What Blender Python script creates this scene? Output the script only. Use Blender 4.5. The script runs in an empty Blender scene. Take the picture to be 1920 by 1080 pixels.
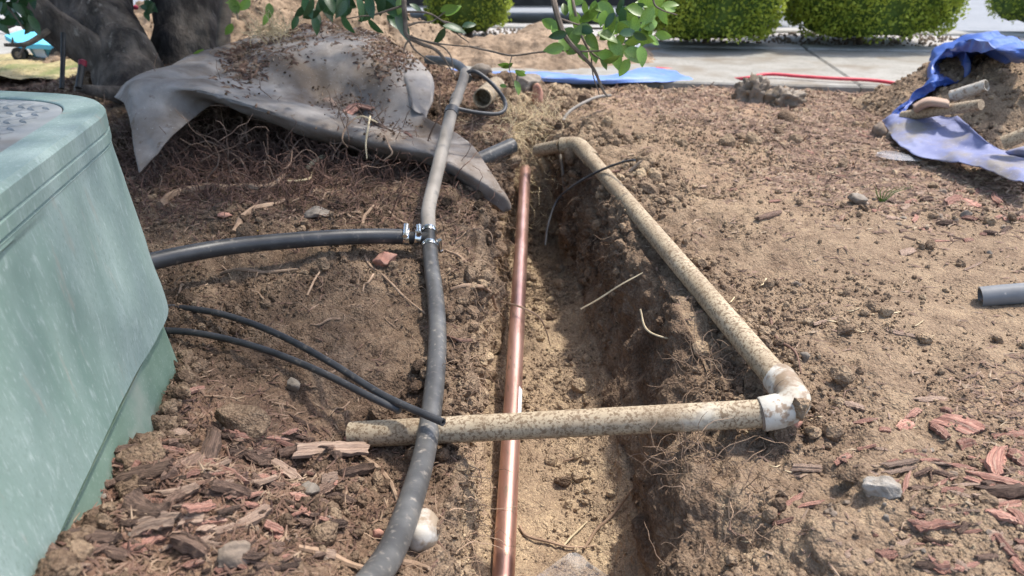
import bpy, math, random
import numpy as np
from mathutils import Vector, Matrix
from mathutils.bvhtree import BVHTree
random.seed(7); rng = np.random.default_rng(7)
R = math.radians
SC = bpy.context.scene; COL = SC.collection

# ------------------------------------------------------------------ camera, sky, sun, exposure
CAM_H, PITCH, FPX = 0.521, R(25.6), 1400.0
cam_d = bpy.data.cameras.new('camera'); cam = bpy.data.objects.new('camera', cam_d); COL.objects.link(cam)
cam.location = (0, 0, CAM_H); cam.rotation_euler = (R(90) - PITCH, 0, 0)
cam_d.sensor_width = 36; cam_d.lens = FPX / 1920 * 36; cam_d.clip_start = 0.02; cam_d.clip_end = 400
cam_d.dof.use_dof = True; cam_d.dof.focus_distance = 1.0; cam_d.dof.aperture_fstop = 7.5
SC.camera = cam
SUN = Vector((.36, .20, .91)).normalized()
w = bpy.data.worlds.new('World'); SC.world = w; w.use_nodes = True
nt = w.node_tree; bg = nt.nodes['Background']; sky = nt.nodes.new('ShaderNodeTexSky')
sky.sky_type = 'NISHITA'; sky.sun_disc = False; sky.sun_elevation = math.asin(SUN.z)
sky.sun_rotation = math.atan2(SUN.x, SUN.y); sky.air_density = 1.0; sky.dust_density = 2.5; sky.ozone_density = 0.6
nt.links.new(sky.outputs[0], bg.inputs[0]); bg.inputs[1].default_value = 0.15
sd = bpy.data.lights.new('sun', 'SUN'); so = bpy.data.objects.new('sun', sd); COL.objects.link(so)
sd.energy = 2.0; sd.angle = R(2.5); sd.color = (1, .955, .88)
so.rotation_euler = SUN.to_track_quat('Z', 'Y').to_euler()
SC.view_settings.view_transform = 'Standard'; SC.view_settings.look = 'None'
SC.view_settings.gamma = 1; SC.view_settings.exposure = 1.42; SC.view_settings.use_curve_mapping = False
SC.cycles.max_bounces = 8; SC.cycles.diffuse_bounces = 4

cp, sp = math.cos(PITCH), math.sin(PITCH)
def P(px, py, d):                       # a point d metres along the view axis
    u = (px - 960) / FPX; v = (py - 540) / FPX
    return Vector((u * d, d * (cp - v * sp), CAM_H - d * (sp + v * cp)))
def G(px, py, z):                       # a point at height z
    v = (py - 540) / FPX
    return P(px, py, (CAM_H - z) / (sp + v * cp))

# ------------------------------------------------------------------ noise
def _hash(ix, iy, iz, s):
    h = (ix * 374761393 + iy * 668265263 + iz * 2147483647 + s * 974634777) & 0xFFFFFFFF
    h = ((h ^ (h >> 13)) * 1274126177) & 0xFFFFFFFF
    return (h ^ (h >> 16)) & 0xFFFFFFFF
def vnoise(p, f, s=0):                  # value noise in -1..1, p (N,3)
    q = np.asarray(p, np.float64) * f + 1000.0
    i = np.floor(q).astype(np.int64); t = q - i; t = t * t * (3 - 2 * t)
    r = 0
    for dx in (0, 1):
        wx = t[:, 0] if dx else 1 - t[:, 0]
        for dy in (0, 1):
            wy = t[:, 1] if dy else 1 - t[:, 1]
            for dz in (0, 1):
                wz = t[:, 2] if dz else 1 - t[:, 2]
                r = r + wx * wy * wz * (_hash(i[:, 0] + dx, i[:, 1] + dy, i[:, 2] + dz, s) / 2147483647.5 - 1)
    return r
def fbm(p, f, o=3, s=0, g=.5):
    r = 0; a = 1
    for k in range(o): r = r + a * vnoise(p, f * 2.03 ** k, s + k * 17); a *= g
    return r
def worley(p, f, s=0):                  # distance to nearest jittered point, 2 rings
    q = np.asarray(p) * f + 1000.0; i = np.floor(q).astype(np.int64); t = q - i
    best = np.full(len(q), 9.0)
    for dx in (-1, 0, 1):
        for dy in (-1, 0, 1):
            for dz in (-1, 0, 1):
                a, b, c = i[:, 0] + dx, i[:, 1] + dy, i[:, 2] + dz
                jx = _hash(a, b, c, s) / 4294967295.; jy = _hash(a, b, c, s + 1) / 4294967295.; jz = _hash(a, b, c, s + 2) / 4294967295.
                best = np.minimum(best, (dx + jx - t[:, 0]) ** 2 + (dy + jy - t[:, 1]) ** 2 + (dz + jz - t[:, 2]) ** 2)
    return np.sqrt(best)
def sstep(a, b, x): t = np.clip((x - a) / (b - a), 0, 1); return t * t * (3 - 2 * t)

# ------------------------------------------------------------------ mesh and object helpers
def mk_mesh(name, V, F, smooth=True, attrs=None):
    me = bpy.data.meshes.new(name)
    V = np.asarray(V, np.float32)
    if isinstance(F, np.ndarray):
        n, k = F.shape
        me.vertices.add(len(V)); me.vertices.foreach_set('co', V.ravel())
        me.loops.add(n * k); me.polygons.add(n)
        me.loops.foreach_set('vertex_index', F.ravel().astype(np.int32))
        me.polygons.foreach_set('loop_start', np.arange(0, n * k, k, dtype=np.int32))
        me.polygons.foreach_set('use_smooth', np.full(n, smooth)); me.update(calc_edges=True)
    else:
        me.from_pydata([tuple(v) for v in V.tolist()], [], F); me.update()
        me.polygons.foreach_set('use_smooth', np.full(len(me.polygons), smooth))
        if smooth: me.set_sharp_from_angle(angle=R(38))
    for k_, a in (attrs or {}).items():
        at = me.attributes.new(k_, 'FLOAT', 'POINT'); at.data.foreach_set('value', np.asarray(a, np.float32))
    return me
def tag(o, label=None, cat=None, group=None, kind=None):
    if label: o['label'] = label
    if cat: o['category'] = cat
    if group: o['group'] = group
    if kind: o['kind'] = kind
    return o
def wloc(o):
    v = Vector((0, 0, 0))
    while o: v += o.location; o = o.parent
    return v
def build(name, VF, mat, parent=None, smooth=True, attrs=None, origin=None):   # VF in world coordinates
    V, F = VF; V = np.array([tuple(v) for v in V] if not isinstance(V, np.ndarray) else V, np.float64)
    if parent is not None: b = wloc(parent); loc = Vector((0, 0, 0))
    else:
        b = Vector(origin) if origin is not None else Vector((V[:, 0].mean(), V[:, 1].mean(), V[:, 2].min())); loc = b
    me = mk_mesh(name, V - np.array(b), F, smooth, attrs)
    if mat: me.materials.append(mat)
    o = bpy.data.objects.new(name, me); COL.objects.link(o); o.location = loc
    if parent is not None: o.parent = parent
    return o
def empty(name, loc, label=None, cat=None, group=None, kind=None):
    o = bpy.data.objects.new(name, None); o.empty_display_size = .05; COL.objects.link(o); o.location = loc
    return tag(o, label, cat, group, kind)
def cat_vf(lst):
    V = []; F = []; n = 0
    for v, f in lst:
        V.append(np.asarray([tuple(a) for a in v], float)); F += [tuple(i + n for i in q) for q in f]; n += len(v)
    return np.vstack(V), F
def crom(pts, n=8):                     # Catmull-Rom through points (any dimension)
    p = np.array([tuple(a) for a in pts], float); p = np.vstack([2 * p[0] - p[1], p, 2 * p[-1] - p[-2]]); out = []
    for i in range(1, len(p) - 2):
        for k in range(n):
            t = k / n; a, b, c, d = p[i - 1:i + 3]
            out.append(.5 * (2 * b + (c - a) * t + (2 * a - 5 * b + 4 * c - d) * t * t + (3 * b - a - 3 * c + d) * t ** 3))
    out.append(p[-2]); return np.array(out)
def tube(path, rad, n=14, hollow=0, cap=True, wob=0, seed=0, flat=1):   # path (M,3); rad scalar or array
    p = np.array([tuple(a) for a in path], float); M = len(p)
    rad = np.full(M, rad) if np.isscalar(rad) else np.interp(np.linspace(0, 1, M), np.linspace(0, 1, len(rad)), rad)
    t = np.gradient(p, axis=0); t /= np.linalg.norm(t, axis=1)[:, None] + 1e-12
    nr = np.cross(t[0], (0, 0, 1.)); 
    if np.linalg.norm(nr) < .1: nr = np.cross(t[0], (1., 0, 0))
    nr /= np.linalg.norm(nr); V = []; F = []
    for i in range(M):
        nr = nr - t[i] * nr.dot(t[i]); nr /= np.linalg.norm(nr) + 1e-12; bn = np.cross(t[i], nr)
        for k in range(n):
            a = 2 * math.pi * k / n
            V.append(p[i] + rad[i] * (math.cos(a) * nr + math.sin(a) * bn * flat))
    V = np.array(V)
    if wob: V += wob * vnoise(V, 60, seed)[:, None] * (V - np.repeat(p, n, 0)) / np.repeat(rad, n)[:, None]
    for i in range(M - 1):
        for k in range(n): a = i * n + k; b = i * n + (k + 1) % n; F.append((a, b, b + n, a + n))
    if hollow:
        V = list(V)
        for e, (r0, s) in enumerate(((0, 1), (M - 1, -1))):
            base = len(V); c = p[r0]
            dpt = t[r0] * s * min(.08, np.linalg.norm(p[-1] - p[0]) * .3)
            for k in range(n): V.append(c + (V[r0 * n + k] - c) * hollow)
            for k in range(n): V.append(c + (V[r0 * n + k] - c) * hollow + dpt)
            for k in range(n):
                k2 = (k + 1) % n; a, b = r0 * n + k, r0 * n + k2
                F.append((a, base + k, base + k2, b) if s > 0 else (b, base + k2, base + k, a))
                F.append((base + k, base + n + k, base + n + k2, base + k2) if s > 0 else (base + k2, base + n + k2, base + n + k, base + k))
            F.append(tuple(base + n + k for k in range(n)))
    elif cap:
        F.append(tuple(range(n - 1, -1, -1))); F.append(tuple((M - 1) * n + k for k in range(n)))
    return np.array(V), F
def box(c, s, rot=0, bev=0):
    x, y, z = s[0] / 2, s[1] / 2, s[2] / 2; V = []
    if bev:
        for sz in (-1, 1):
            for ring, (ix, iz) in enumerate(((bev, 0), (0, bev))) if sz < 0 else enumerate(((0, bev), (bev, 0))):
                X, Y = x - ix, y - ix
                for a, b in ((-1, -1), (1, -1), (1, 1), (-1, 1)): V.append((a * X, b * Y, sz * (z - iz)))
        F = [(3, 2, 1, 0), (12, 13, 14, 15)] + [(r * 4 + k, r * 4 + (k + 1) % 4, r * 4 + 4 + (k + 1) % 4, r * 4 + 4 + k) for r in range(3) for k in range(4)]
    else:
        V = [(a * x, b * y, cc * z) for cc in (-1, 1) for a, b in ((-1, -1), (1, -1), (1, 1), (-1, 1))]
        F = [(3, 2, 1, 0), (4, 5, 6, 7)] + [(k, (k + 1) % 4, 4 + (k + 1) % 4, 4 + k) for k in range(4)]
    ca, sa = math.cos(rot), math.sin(rot)
    V = [(c[0] + a * ca - b * sa, c[1] + a * sa + b * ca, c[2] + d) for a, b, d in V]
    return np.array(V), F
def grid_faces(nr, nc):
    i = np.arange(nr * nc).reshape(nr, nc)
    return np.stack([i[:-1, :-1], i[:-1, 1:], i[1:, 1:], i[1:, :-1]], -1).reshape(-1, 4)
def ctl_grid(rows, nu=10, nv=10):       # rows of points -> smooth grid
    a = np.array([crom(r, nu) for r in rows]); b = np.array([crom(a[:, j], nv) for j in range(a.shape[1])]).transpose(1, 0, 2)
    return b
_t = (1 + 5 ** .5) / 2
ICO_V = np.array([(-1, _t, 0), (1, _t, 0), (-1, -_t, 0), (1, -_t, 0), (0, -1, _t), (0, 1, _t), (0, -1, -_t), (0, 1, -_t), (_t, 0, -1), (_t, 0, 1), (-_t, 0, -1), (-_t, 0, 1)]) / math.sqrt(1 + _t * _t)
ICO_F = np.array([(0, 11, 5), (0, 5, 1), (0, 1, 7), (0, 7, 10), (0, 10, 11), (1, 5, 9), (5, 11, 4), (11, 10, 2), (10, 7, 6), (7, 1, 8), (3, 9, 4), (3, 4, 2), (3, 2, 6), (3, 6, 8), (3, 8, 9), (4, 9, 5), (2, 4, 11), (6, 2, 10), (8, 6, 7), (9, 8, 1)])
def subdiv(V, F):
    V = list(map(tuple, V)); cache = {}; out = []
    def mid(a, b):
        k = (min(a, b), max(a, b))
        if k not in cache:
            m = np.array(V[a]) + np.array(V[b]); m /= np.linalg.norm(m); cache[k] = len(V); V.append(tuple(m))
        return cache[k]
    for a, b, c in F:
        x, y, z = mid(a, b), mid(b, c), mid(c, a); out += [(a, x, z), (b, y, x), (c, z, y), (x, y, z)]
    return np.array(V), np.array(out)
OCT_V = np.array([(1, 0, 0), (-1, 0, 0), (0, 1, 0), (0, -1, 0), (0, 0, 1), (0, 0, -1.)]); OCT_F = np.array([(0, 2, 4), (2, 1, 4), (1, 3, 4), (3, 0, 4), (2, 0, 5), (1, 2, 5), (3, 1, 5), (0, 3, 5)])
ICO2 = subdiv(ICO_V, ICO_F); ICO3 = subdiv(*ICO2); ICO4 = subdiv(*ICO3)
def rand_rot(n):
    q = rng.normal(size=(n, 4)); q /= np.linalg.norm(q, axis=1)[:, None]; a, b, c, d = q.T
    return np.stack([1 - 2 * (c * c + d * d), 2 * (b * c - a * d), 2 * (b * d + a * c), 2 * (b * c + a * d), 1 - 2 * (b * b + d * d), 2 * (c * d - a * b), 2 * (b * d - a * c), 2 * (c * d + a * b), 1 - 2 * (b * b + c * c)], -1).reshape(n, 3, 3)

# ------------------------------------------------------------------ materials
def M(name, c0, c1, scale=30, rough=.85, bump=.3, bdist=.002, bscale=None, stretch=(1, 1, 1), c2=None, spots=None, metal=0, spec=.3, coord='Object', rnd=0, tr=0, detail=6, lo=.35, hi=.65, coat=0):
    m = bpy.data.materials.new(name); m.use_nodes = True; N = m.node_tree.nodes; L = m.node_tree.links
    b = N['Principled BSDF']; tc = N.new('ShaderNodeTexCoord'); mp = N.new('ShaderNodeMapping'); mp.inputs['Scale'].default_value = stretch
    L.new(tc.outputs[coord], mp.inputs[0])
    def noise(s, d=detail, ro=.6):
        n = N.new('ShaderNodeTexNoise'); n.inputs['Scale'].default_value = s; n.inputs['Detail'].default_value = d; n.inputs['Roughness'].default_value = ro
        L.new(mp.outputs[0], n.inputs['Vector']); return n.outputs[0]
    def rgb(c): return (*c, 1)
    r = N.new('ShaderNodeValToRGB'); r.color_ramp.elements[0].position = lo; r.color_ramp.elements[1].position = hi
    r.color_ramp.elements[0].color = rgb(c0); r.color_ramp.elements[1].color = rgb(c1)
    if c2: e = r.color_ramp.elements.new((lo + hi) / 2); e.color = rgb(c2)
    L.new(noise(scale), r.inputs[0]); out = r.outputs[0]
    for sc_, col, t0, t1 in (spots or []):
        s = N.new('ShaderNodeValToRGB'); s.color_ramp.elements[0].position = t0; s.color_ramp.elements[1].position = t1
        L.new(noise(sc_, 5), s.inputs[0]); mx = N.new('ShaderNodeMix'); mx.data_type = 'RGBA'; L.new(s.outputs[0], mx.inputs[0])
        L.new(out, mx.inputs[6]); mx.inputs[7].default_value = rgb(col); out = mx.outputs[2]
    if rnd:
        oi = N.new('ShaderNodeObjectInfo'); hs = N.new('ShaderNodeHueSaturation'); mr = N.new('ShaderNodeMapRange')
        mr.inputs[3].default_value = 1 - rnd; mr.inputs[4].default_value = 1 + rnd; L.new(oi.outputs['Random'], mr.inputs[0])
        L.new(mr.outputs[0], hs.inputs['Value']); L.new(out, hs.inputs['Color']); out = hs.outputs[0]
    L.new(out, b.inputs['Base Color']); b.inputs['Roughness'].default_value = rough; b.inputs['Metallic'].default_value = metal
    b.inputs['Specular IOR Level'].default_value = spec; b.inputs['Coat Weight'].default_value = coat
    if bump:
        bp = N.new('ShaderNodeBump'); bp.inputs['Strength'].default_value = bump; bp.inputs['Distance'].default_value = bdist
        L.new(noise(bscale or scale * 3, 5), bp.inputs['Height']); L.new(bp.outputs[0], b.inputs['Normal'])
    if tr:
        t = N.new('ShaderNodeBsdfTranslucent'); L.new(out, t.inputs[0]); ms = N.new('ShaderNodeMixShader'); ms.inputs[0].default_value = tr
        L.new(b.outputs[0], ms.inputs[1]); L.new(t.outputs[0], ms.inputs[2]); L.new(ms.outputs[0], N['Material Output'].inputs[0])
    return m
def soil_mat():
    m = bpy.data.materials.new('soil'); m.use_nodes = True; N = m.node_tree.nodes; L = m.node_tree.links; b = N['Principled BSDF']
    tc = N.new('ShaderNodeTexCoord')
    def noise(s, d=6, ro=.65):
        n = N.new('ShaderNodeTexNoise'); n.inputs['Scale'].default_value = s; n.inputs['Detail'].default_value = d; n.inputs['Roughness'].default_value = ro
        L.new(tc.outputs['Object'], n.inputs['Vector']); return n.outputs[0]
    def attr(n_): a = N.new('ShaderNodeAttribute'); a.attribute_name = n_; return a.outputs['Fac']
    def math_(op, a, b_, c=None):
        q = N.new('ShaderNodeMath'); q.operation = op
        for i, v in enumerate((a, b_, c)):
            if v is None: continue
            if isinstance(v, (int, float)): q.inputs[i].default_value = v
            else: L.new(v, q.inputs[i])
        return q.outputs[0]
    t = math_('ADD', attr('tone'), math_('MULTIPLY', math_('SUBTRACT', noise(22), .5), .9))
    t = math_('ADD', t, math_('MULTIPLY', math_('SUBTRACT', noise(240, 4), .5), 1.0))
    r = N.new('ShaderNodeValToRGB'); e = r.color_ramp.elements
    e[0].position = 0; e[0].color = (.058, .039, .026, 1); e[1].position = 1; e[1].color = (.47, .355, .225, 1)
    for p_, c in ((.3, (.128, .086, .058)), (.55, (.225, .160, .107)), (.8, (.325, .238, .155))): q = e.new(p_); q.color = (*c, 1)
    L.new(t, r.inputs[0])
    mx = N.new('ShaderNodeMix'); mx.data_type = 'RGBA'
    mf = math_('MULTIPLY', attr('mulch'), math_('MULTIPLY_ADD', noise(60, 5), 3.2, -1.2)); mf = math_('MINIMUM', math_('MAXIMUM', mf, 0), .8)
    L.new(mf, mx.inputs[0]); L.new(r.outputs[0], mx.inputs[6]); mx.inputs[7].default_value = (.34, .17, .12, 1)
    L.new(mx.outputs[2], b.inputs['Base Color']); b.inputs['Roughness'].default_value = .95; b.inputs['Specular IOR Level'].default_value = .12
    bp = N.new('ShaderNodeBump'); bp.inputs['Strength'].default_value = 1; bp.inputs['Distance'].default_value = .0024
    vo = N.new('ShaderNodeTexVoronoi'); vo.inputs['Scale'].default_value = 330; L.new(tc.outputs['Object'], vo.inputs['Vector'])
    vo2 = N.new('ShaderNodeTexVoronoi'); vo2.inputs['Scale'].default_value = 140; L.new(tc.outputs['Object'], vo2.inputs['Vector'])
    hh = math_('ADD', math_('MULTIPLY', vo.outputs['Distance'], -1.0), math_('MULTIPLY', noise(260, 6), 1.2)); hh = math_('ADD', hh, math_('MULTIPLY', vo2.outputs['Distance'], -1.1)); L.new(hh, bp.inputs['Height']); L.new(bp.outputs[0], b.inputs['Normal'])
    return m
m_soil = soil_mat()
m_sand = M('sandy_soil', (.20, .145, .10), (.37, .275, .19), 18, .95, 1, .008, 60, spots=[(9, (.13, .09, .06), .5, .7), (60, (.11, .075, .05), .58, .7)], spec=.1)
m_green = M('green_plastic', (.195, .258, .238), (.285, .352, .328), 5, .65, .4, .0012, 140, stretch=(1.6, 1.6, .35), spots=[(3.5, (.140, .208, .178), .46, .7), (90, (.30, .362, .342), .57, .75), (260, (.34, .40, .375), .58, .74), (420, (.15, .205, .182), .54, .66), (30, (.25, .25, .215), .62, .76)], spec=.25)
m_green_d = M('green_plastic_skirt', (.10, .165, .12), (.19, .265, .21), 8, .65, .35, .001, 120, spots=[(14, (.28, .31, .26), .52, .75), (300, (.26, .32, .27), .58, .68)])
m_lid = M('lid_plastic', (.205, .215, .21), (.29, .30, .295), 14, .65, .2, .0006, 120, spots=[(7, (.17, .16, .145), .52, .66)])
m_blackp = M('black_poly', (.024, .024, .026), (.052, .052, .054), 25, .42, .1, .0004, 150, spots=[(90, (.20, .17, .14), .60, .8)], spec=.45)
m_greyp = M('dusty_poly', (.052, .050, .048), (.115, .112, .106), 16, .45, .12, .0005, 120, spots=[(120, (.28, .245, .205), .56, .74), (9, (.045, .044, .043), .5, .66), (40, (.17, .15, .125), .60, .76)], spec=.42)
m_dustp = M('tan_dusty_poly', (.16, .14, .118), (.27, .24, .205), 14, .6, .12, .0005, 120, spots=[(40, (.14, .13, .12), .6, .75)])
m_pvc = M('dirty_pvc', (.33, .26, .17), (.45, .37, .26), 8, .65, .4, .0012, 120, spots=[(12, (.27, .205, .135), .5, .7), (190, (.19, .135, .085), .50, .60), (320, (.17, .12, .075), .54, .62), (9, (.50, .45, .36), .64, .74)], spec=.2)
m_pvcw = M('white_pvc', (.40, .365, .30), (.54, .51, .45), 20, .65, .5, .0012, 150, spots=[(16, (.22, .16, .105), .46, .56), (90, (.25, .185, .13), .52, .62)])
m_copper = M('copper', (.56, .31, .24), (.76, .48, .39), 14, .34, .15, .0003, 60, stretch=(1, .25, 1), spots=[(18, (.33, .17, .12), .52, .74), (120, (.36, .26, .19), .58, .68)], metal=.8, spec=.5)
m_fabric = M('geotextile', (.21, .188, .17), (.345, .32, .297), 7, .95, .5, .0014, 320, spots=[(5, (.165, .130, .102), .44, .66), (34, (.13, .098, .075), .62, .72), (190, (.39, .365, .345), .62, .74)], spec=.1)
m_tarp = M('blue_tarp', (.024, .068, .30), (.062, .14, .45), 7, .36, .6, .004, 34, spots=[(8, (.15, .17, .30), .50, .72), (120, (.14, .22, .44), .6, .7)], spec=.55)
m_tarpd = M('dusty_blue_tarp', (.13, .145, .27), (.20, .215, .33), 8, .65, .5, .002, 45, spots=[(10, (.20, .18, .165), .46, .62), (150, (.28, .28, .36), .6, .7)])
m_tarpf = M('pale_blue_tarp', (.09, .17, .44), (.16, .26, .54), 8, .5, .3, .002, 45, spots=[(30, (.27, .25, .28), .58, .74)])
m_bark = M('tree_bark', (.045, .039, .035), (.17, .145, .125), 17, .92, 1, .02, 30, stretch=(1, 1, .4), spots=[(50, (.24, .22, .195), .6, .72), (6, (.03, .026, .025), .5, .66)], spec=.1)
m_twig = M('twig_bark', (.09, .07, .055), (.19, .15, .115), 40, .85, .4, .001, 120)
m_root = M('root', (.20, .13, .085), (.40, .28, .19), 30, .9, .5, .001, 120, rnd=.25)
m_rootd = M('dark_root', (.09, .05, .038), (.22, .13, .095), 30, .9, .5, .001, 120)
m_rootm = M('brown_root', (.10, .062, .045), (.27, .185, .135), 30, .9, .5, .001, 120)
m_straw = M('straw', (.46, .36, .22), (.68, .56, .36), 30, .8, .2, .0005, 200, rnd=.2)
m_leaf = M('leaf', (.10, .19, .03), (.20, .33, .06), 25, .38, .15, .0006, 120, spec=.5, rnd=.35, tr=.3)
m_leaf_shaded = M('shaded_leaf', (.018, .055, .02), (.045, .11, .035), 25, .35, .15, .0006, 120, spec=.5, rnd=.3, tr=.2)  # darker copy of the leaf green, shade of backlit leaves in its colour
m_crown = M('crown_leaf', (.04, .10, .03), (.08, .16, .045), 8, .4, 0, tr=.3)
m_shrub = M('shrub_leaf', (.13, .20, .02), (.46, .52, .07), 13, .6, 0, tr=.35, lo=.28, hi=.66)
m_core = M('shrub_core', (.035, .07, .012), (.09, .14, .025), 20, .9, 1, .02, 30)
m_conc = M('concrete', (.235, .225, .198), (.30, .288, .258), 12, .9, .5, .002, 130, spots=[(90, (.17, .155, .13), .56, .7), (5, (.20, .175, .14), .48, .66), (300, (.36, .35, .32), .6, .7)], spec=.15)
m_concw = M('light_concrete', (.27, .26, .24), (.34, .33, .305), 20, .9, .5, .002, 100, spots=[(8, (.2, .18, .15), .5, .7)])
m_road = M('road_surface', (.175, .185, .195), (.235, .245, .255), 8, .85, .6, .006, 60, stretch=(.3, 2.5, 1), spots=[(30, (.14, .14, .145), .52, .72)])
m_gravel = M('gravel_strip', (.28, .26, .24), (.46, .44, .42), 60, .95, 1, .01, 50)
m_stub = M('grey_stub_plastic', (.13, .135, .14), (.19, .195, .20), 16, .5, .15, .0005, 120, spots=[(60, (.36, .34, .31), .62, .70)], spec=.4)
m_red = M('red_chip', (.17, .075, .055), (.43, .235, .175), 9, .85, .9, .0016, 26, stretch=(.08, 1, 1), rnd=.3, spots=[(4, (.34, .25, .19), .5, .7)])
m_barkc = M('bark_chip', (.045, .028, .021), (.23, .150, .110), 9, .88, 1, .002, 26, stretch=(.08, 1, 1), rnd=.45)
m_tanc = M('tan_chip', (.20, .13, .095), (.40, .29, .215), 9, .8, .9, .0016, 26, stretch=(.08, 1, 1), rnd=.25)
m_rock = M('rock', (.15, .115, .085), (.27, .21, .16), 40, .9, .8, .003, 90, spots=[(12, (.19, .14, .10), .5, .7)], rnd=.15)
m_rockg = M('grey_rock', (.14, .115, .09), (.26, .225, .185), 40, .9, .8, .003, 90, spots=[(16, (.17, .13, .10), .5, .65)], rnd=.15)
m_rockr = M('red_stone', (.34, .16, .115), (.46, .26, .19), 40, .85, .6, .002, 90, spots=[(14, (.22, .15, .11), .5, .65)])
m_metal = M('clamp_steel', (.62, .62, .61), (.80, .80, .79), 60, .22, .15, .0003, 200, metal=1, spots=[(120, (.35, .31, .27), .6, .72)])
m_black = M('black_rubber', (.012, .012, .013), (.03, .03, .03), 30, .5, .1)
m_lump = M('broken_concrete', (.20, .175, .145), (.36, .33, .29), 60, .9, 1, .004, 120, spots=[(20, (.2, .16, .12), .5, .64)])
m_redh = M('red_hose', (.50, .04, .06), (.62, .08, .10), 30, .45, .1)
m_white = M('white_thing', (.72, .72, .72), (.85, .85, .85), 8, .5, .05)
m_carp = M('car_paint', (.56, .58, .60), (.60, .62, .64), 3, .3, 0, coat=.6)
m_glass = M('dark_glass', (.02, .025, .03), (.03, .035, .04), 3, .06, 0, spec=.6)
m_teal = M('teal_plastic', (.09, .30, .34), (.15, .40, .44), 8, .5, .1)
m_tealb = M('light_blue_plastic', (.10, .46, .62), (.17, .56, .72), 8, .45, .1)
m_pink = M('pink_petal', (.7, .06, .13), (.8, .12, .2), 8, .6, 0)
m_yel = M('yellow_leaf', (.6, .42, .03), (.7, .5, .05), 8, .6, 0)
m_straww = M('dry_grass', (.26, .20, .09), (.42, .35, .19), 20, .95, 1, .02, 30, spots=[(6, (.16, .18, .065), .5, .66), (50, (.12, .09, .05), .58, .68)])
def clear_plastic(name, col, a):
    m = bpy.data.materials.new(name); m.use_nodes = True; N = m.node_tree.nodes; L = m.node_tree.links; b = N['Principled BSDF']
    b.inputs['Base Color'].default_value = (*col, 1); b.inputs['Roughness'].default_value = .18; b.inputs['Specular IOR Level'].default_value = .8
    t = N.new('ShaderNodeBsdfTransparent'); mx = N.new('ShaderNodeMixShader'); mx.inputs[0].default_value = a
    L.new(t.outputs[0], mx.inputs[1]); L.new(b.outputs[0], mx.inputs[2]); L.new(mx.outputs[0], N['Material Output'].inputs[0]); return m
m_clear = clear_plastic('clear_plastic', (.62, .62, .64), .3)
m_clear2 = clear_plastic('clear_sheet', (.62, .60, .57), .30)
m_bag = clear_plastic('dusty_plastic', (.19, .15, .11), .9)
m_bag.node_tree.nodes['Principled BSDF'].inputs['Roughness'].default_value = .5; m_bag.node_tree.nodes['Principled BSDF'].inputs['Specular IOR Level'].default_value = .3

# ------------------------------------------------------------------ ground
CT = [(300,740,.0),(200,920,.035),(30,1060,.085),(330,960,.045),(450,1070,.055),(450,800,-.005),(560,1000,.0),(560,850,-.035),(660,860,-.088),(640,760,-.065),
 (700,950,-.055),(740,1080,-.022),(560,700,-.035),(400,640,-.022),(330,560,-.005),(700,680,-.05),(740,560,-.035),(500,520,-.005),(600,490,.0),(720,500,-.012),(350,430,.015),(500,400,.015),
 (650,380,.015),(750,360,.01),(860,400,-.015),(300,340,.02),(600,330,.02),(700,310,.0),(790,1060,-.05),(780,880,-.085),(800,640,-.055),(840,500,-.04),
 (1500,800,-.012),(1700,900,0),(1880,1050,0.005),(1420,900,-.025),(1420,1060,-.04),(1310,900,-.055),(1300,1060,-.075),(1900,700,0),(1600,600,.0),(1400,600,-.005),(1300,480,-.005),(1240,380,.015),
 (1180,280,.03),(1300,250,.025),(1600,350,0),(1500,200,.005),(1900,400,0),(1080,200,.02),(1000,170,.0),(1250,830,-.05),(1400,800,-.03),(1600,1000,-.005),
 (900,250,.02),(800,250,.01),(900,170,.01),(0,300,.03),(500,210,.0),(650,260,.0),(600,150,.02),(480,140,.03),(350,170,.03),(100,150,.0),(100,110,0),(1900,150,0),(700,100,.0),(400,180,.02)]
CP = np.array([G(*c) for c in CT])
def Hc(x, y):
    x = np.asarray(x, float); y = np.asarray(y, float); num = 0; den = 0
    sc = .045 + .05 * np.clip(y, .3, 4)
    for a, b, c in CP:
        wgt = 1 / (((x - a) ** 2 + (y - b) ** 2) / sc ** 2 + .15) ** 2
        num = num + wgt * c; den = den + wgt
    num = num + .01 * 0; den = den + .01
    h = num / den
    h = h + .12 * np.exp(-.5 * (((x + .62) / .40) ** 2 + ((y - 2.56) / .26) ** 2))        # root mound of the tree
    h = h + .05 * np.exp(-.5 * (((x + 1.2) / .3) ** 2 + ((y - 2.5) / .4) ** 2))
    return h * (1 - sstep(3.0, 3.6, y)) * 1.0 - .35 * sstep(4.05, 4.25, y + .2 * x)
YT = [-1, .55, .65, .86, 1.05, 1.26, 1.5, 1.7, 1.86, 2.05, 2.3]
XLT = [-.078, -.076, -.07, -.068, -.068, -.068, -.064, -.050, -.030, -.01, .0]
XLB = [-.048, -.048, -.048, -.047, -.046, -.045, -.042, -.028, -.014, .0, .01]
XRB = [.15, .155, .165, .172, .174, .168, .160, .150, .14, .11, .08]
XRT = [.21, .212, .225, .268, .256, .238, .215, .19, .18, .15, .10]
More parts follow.
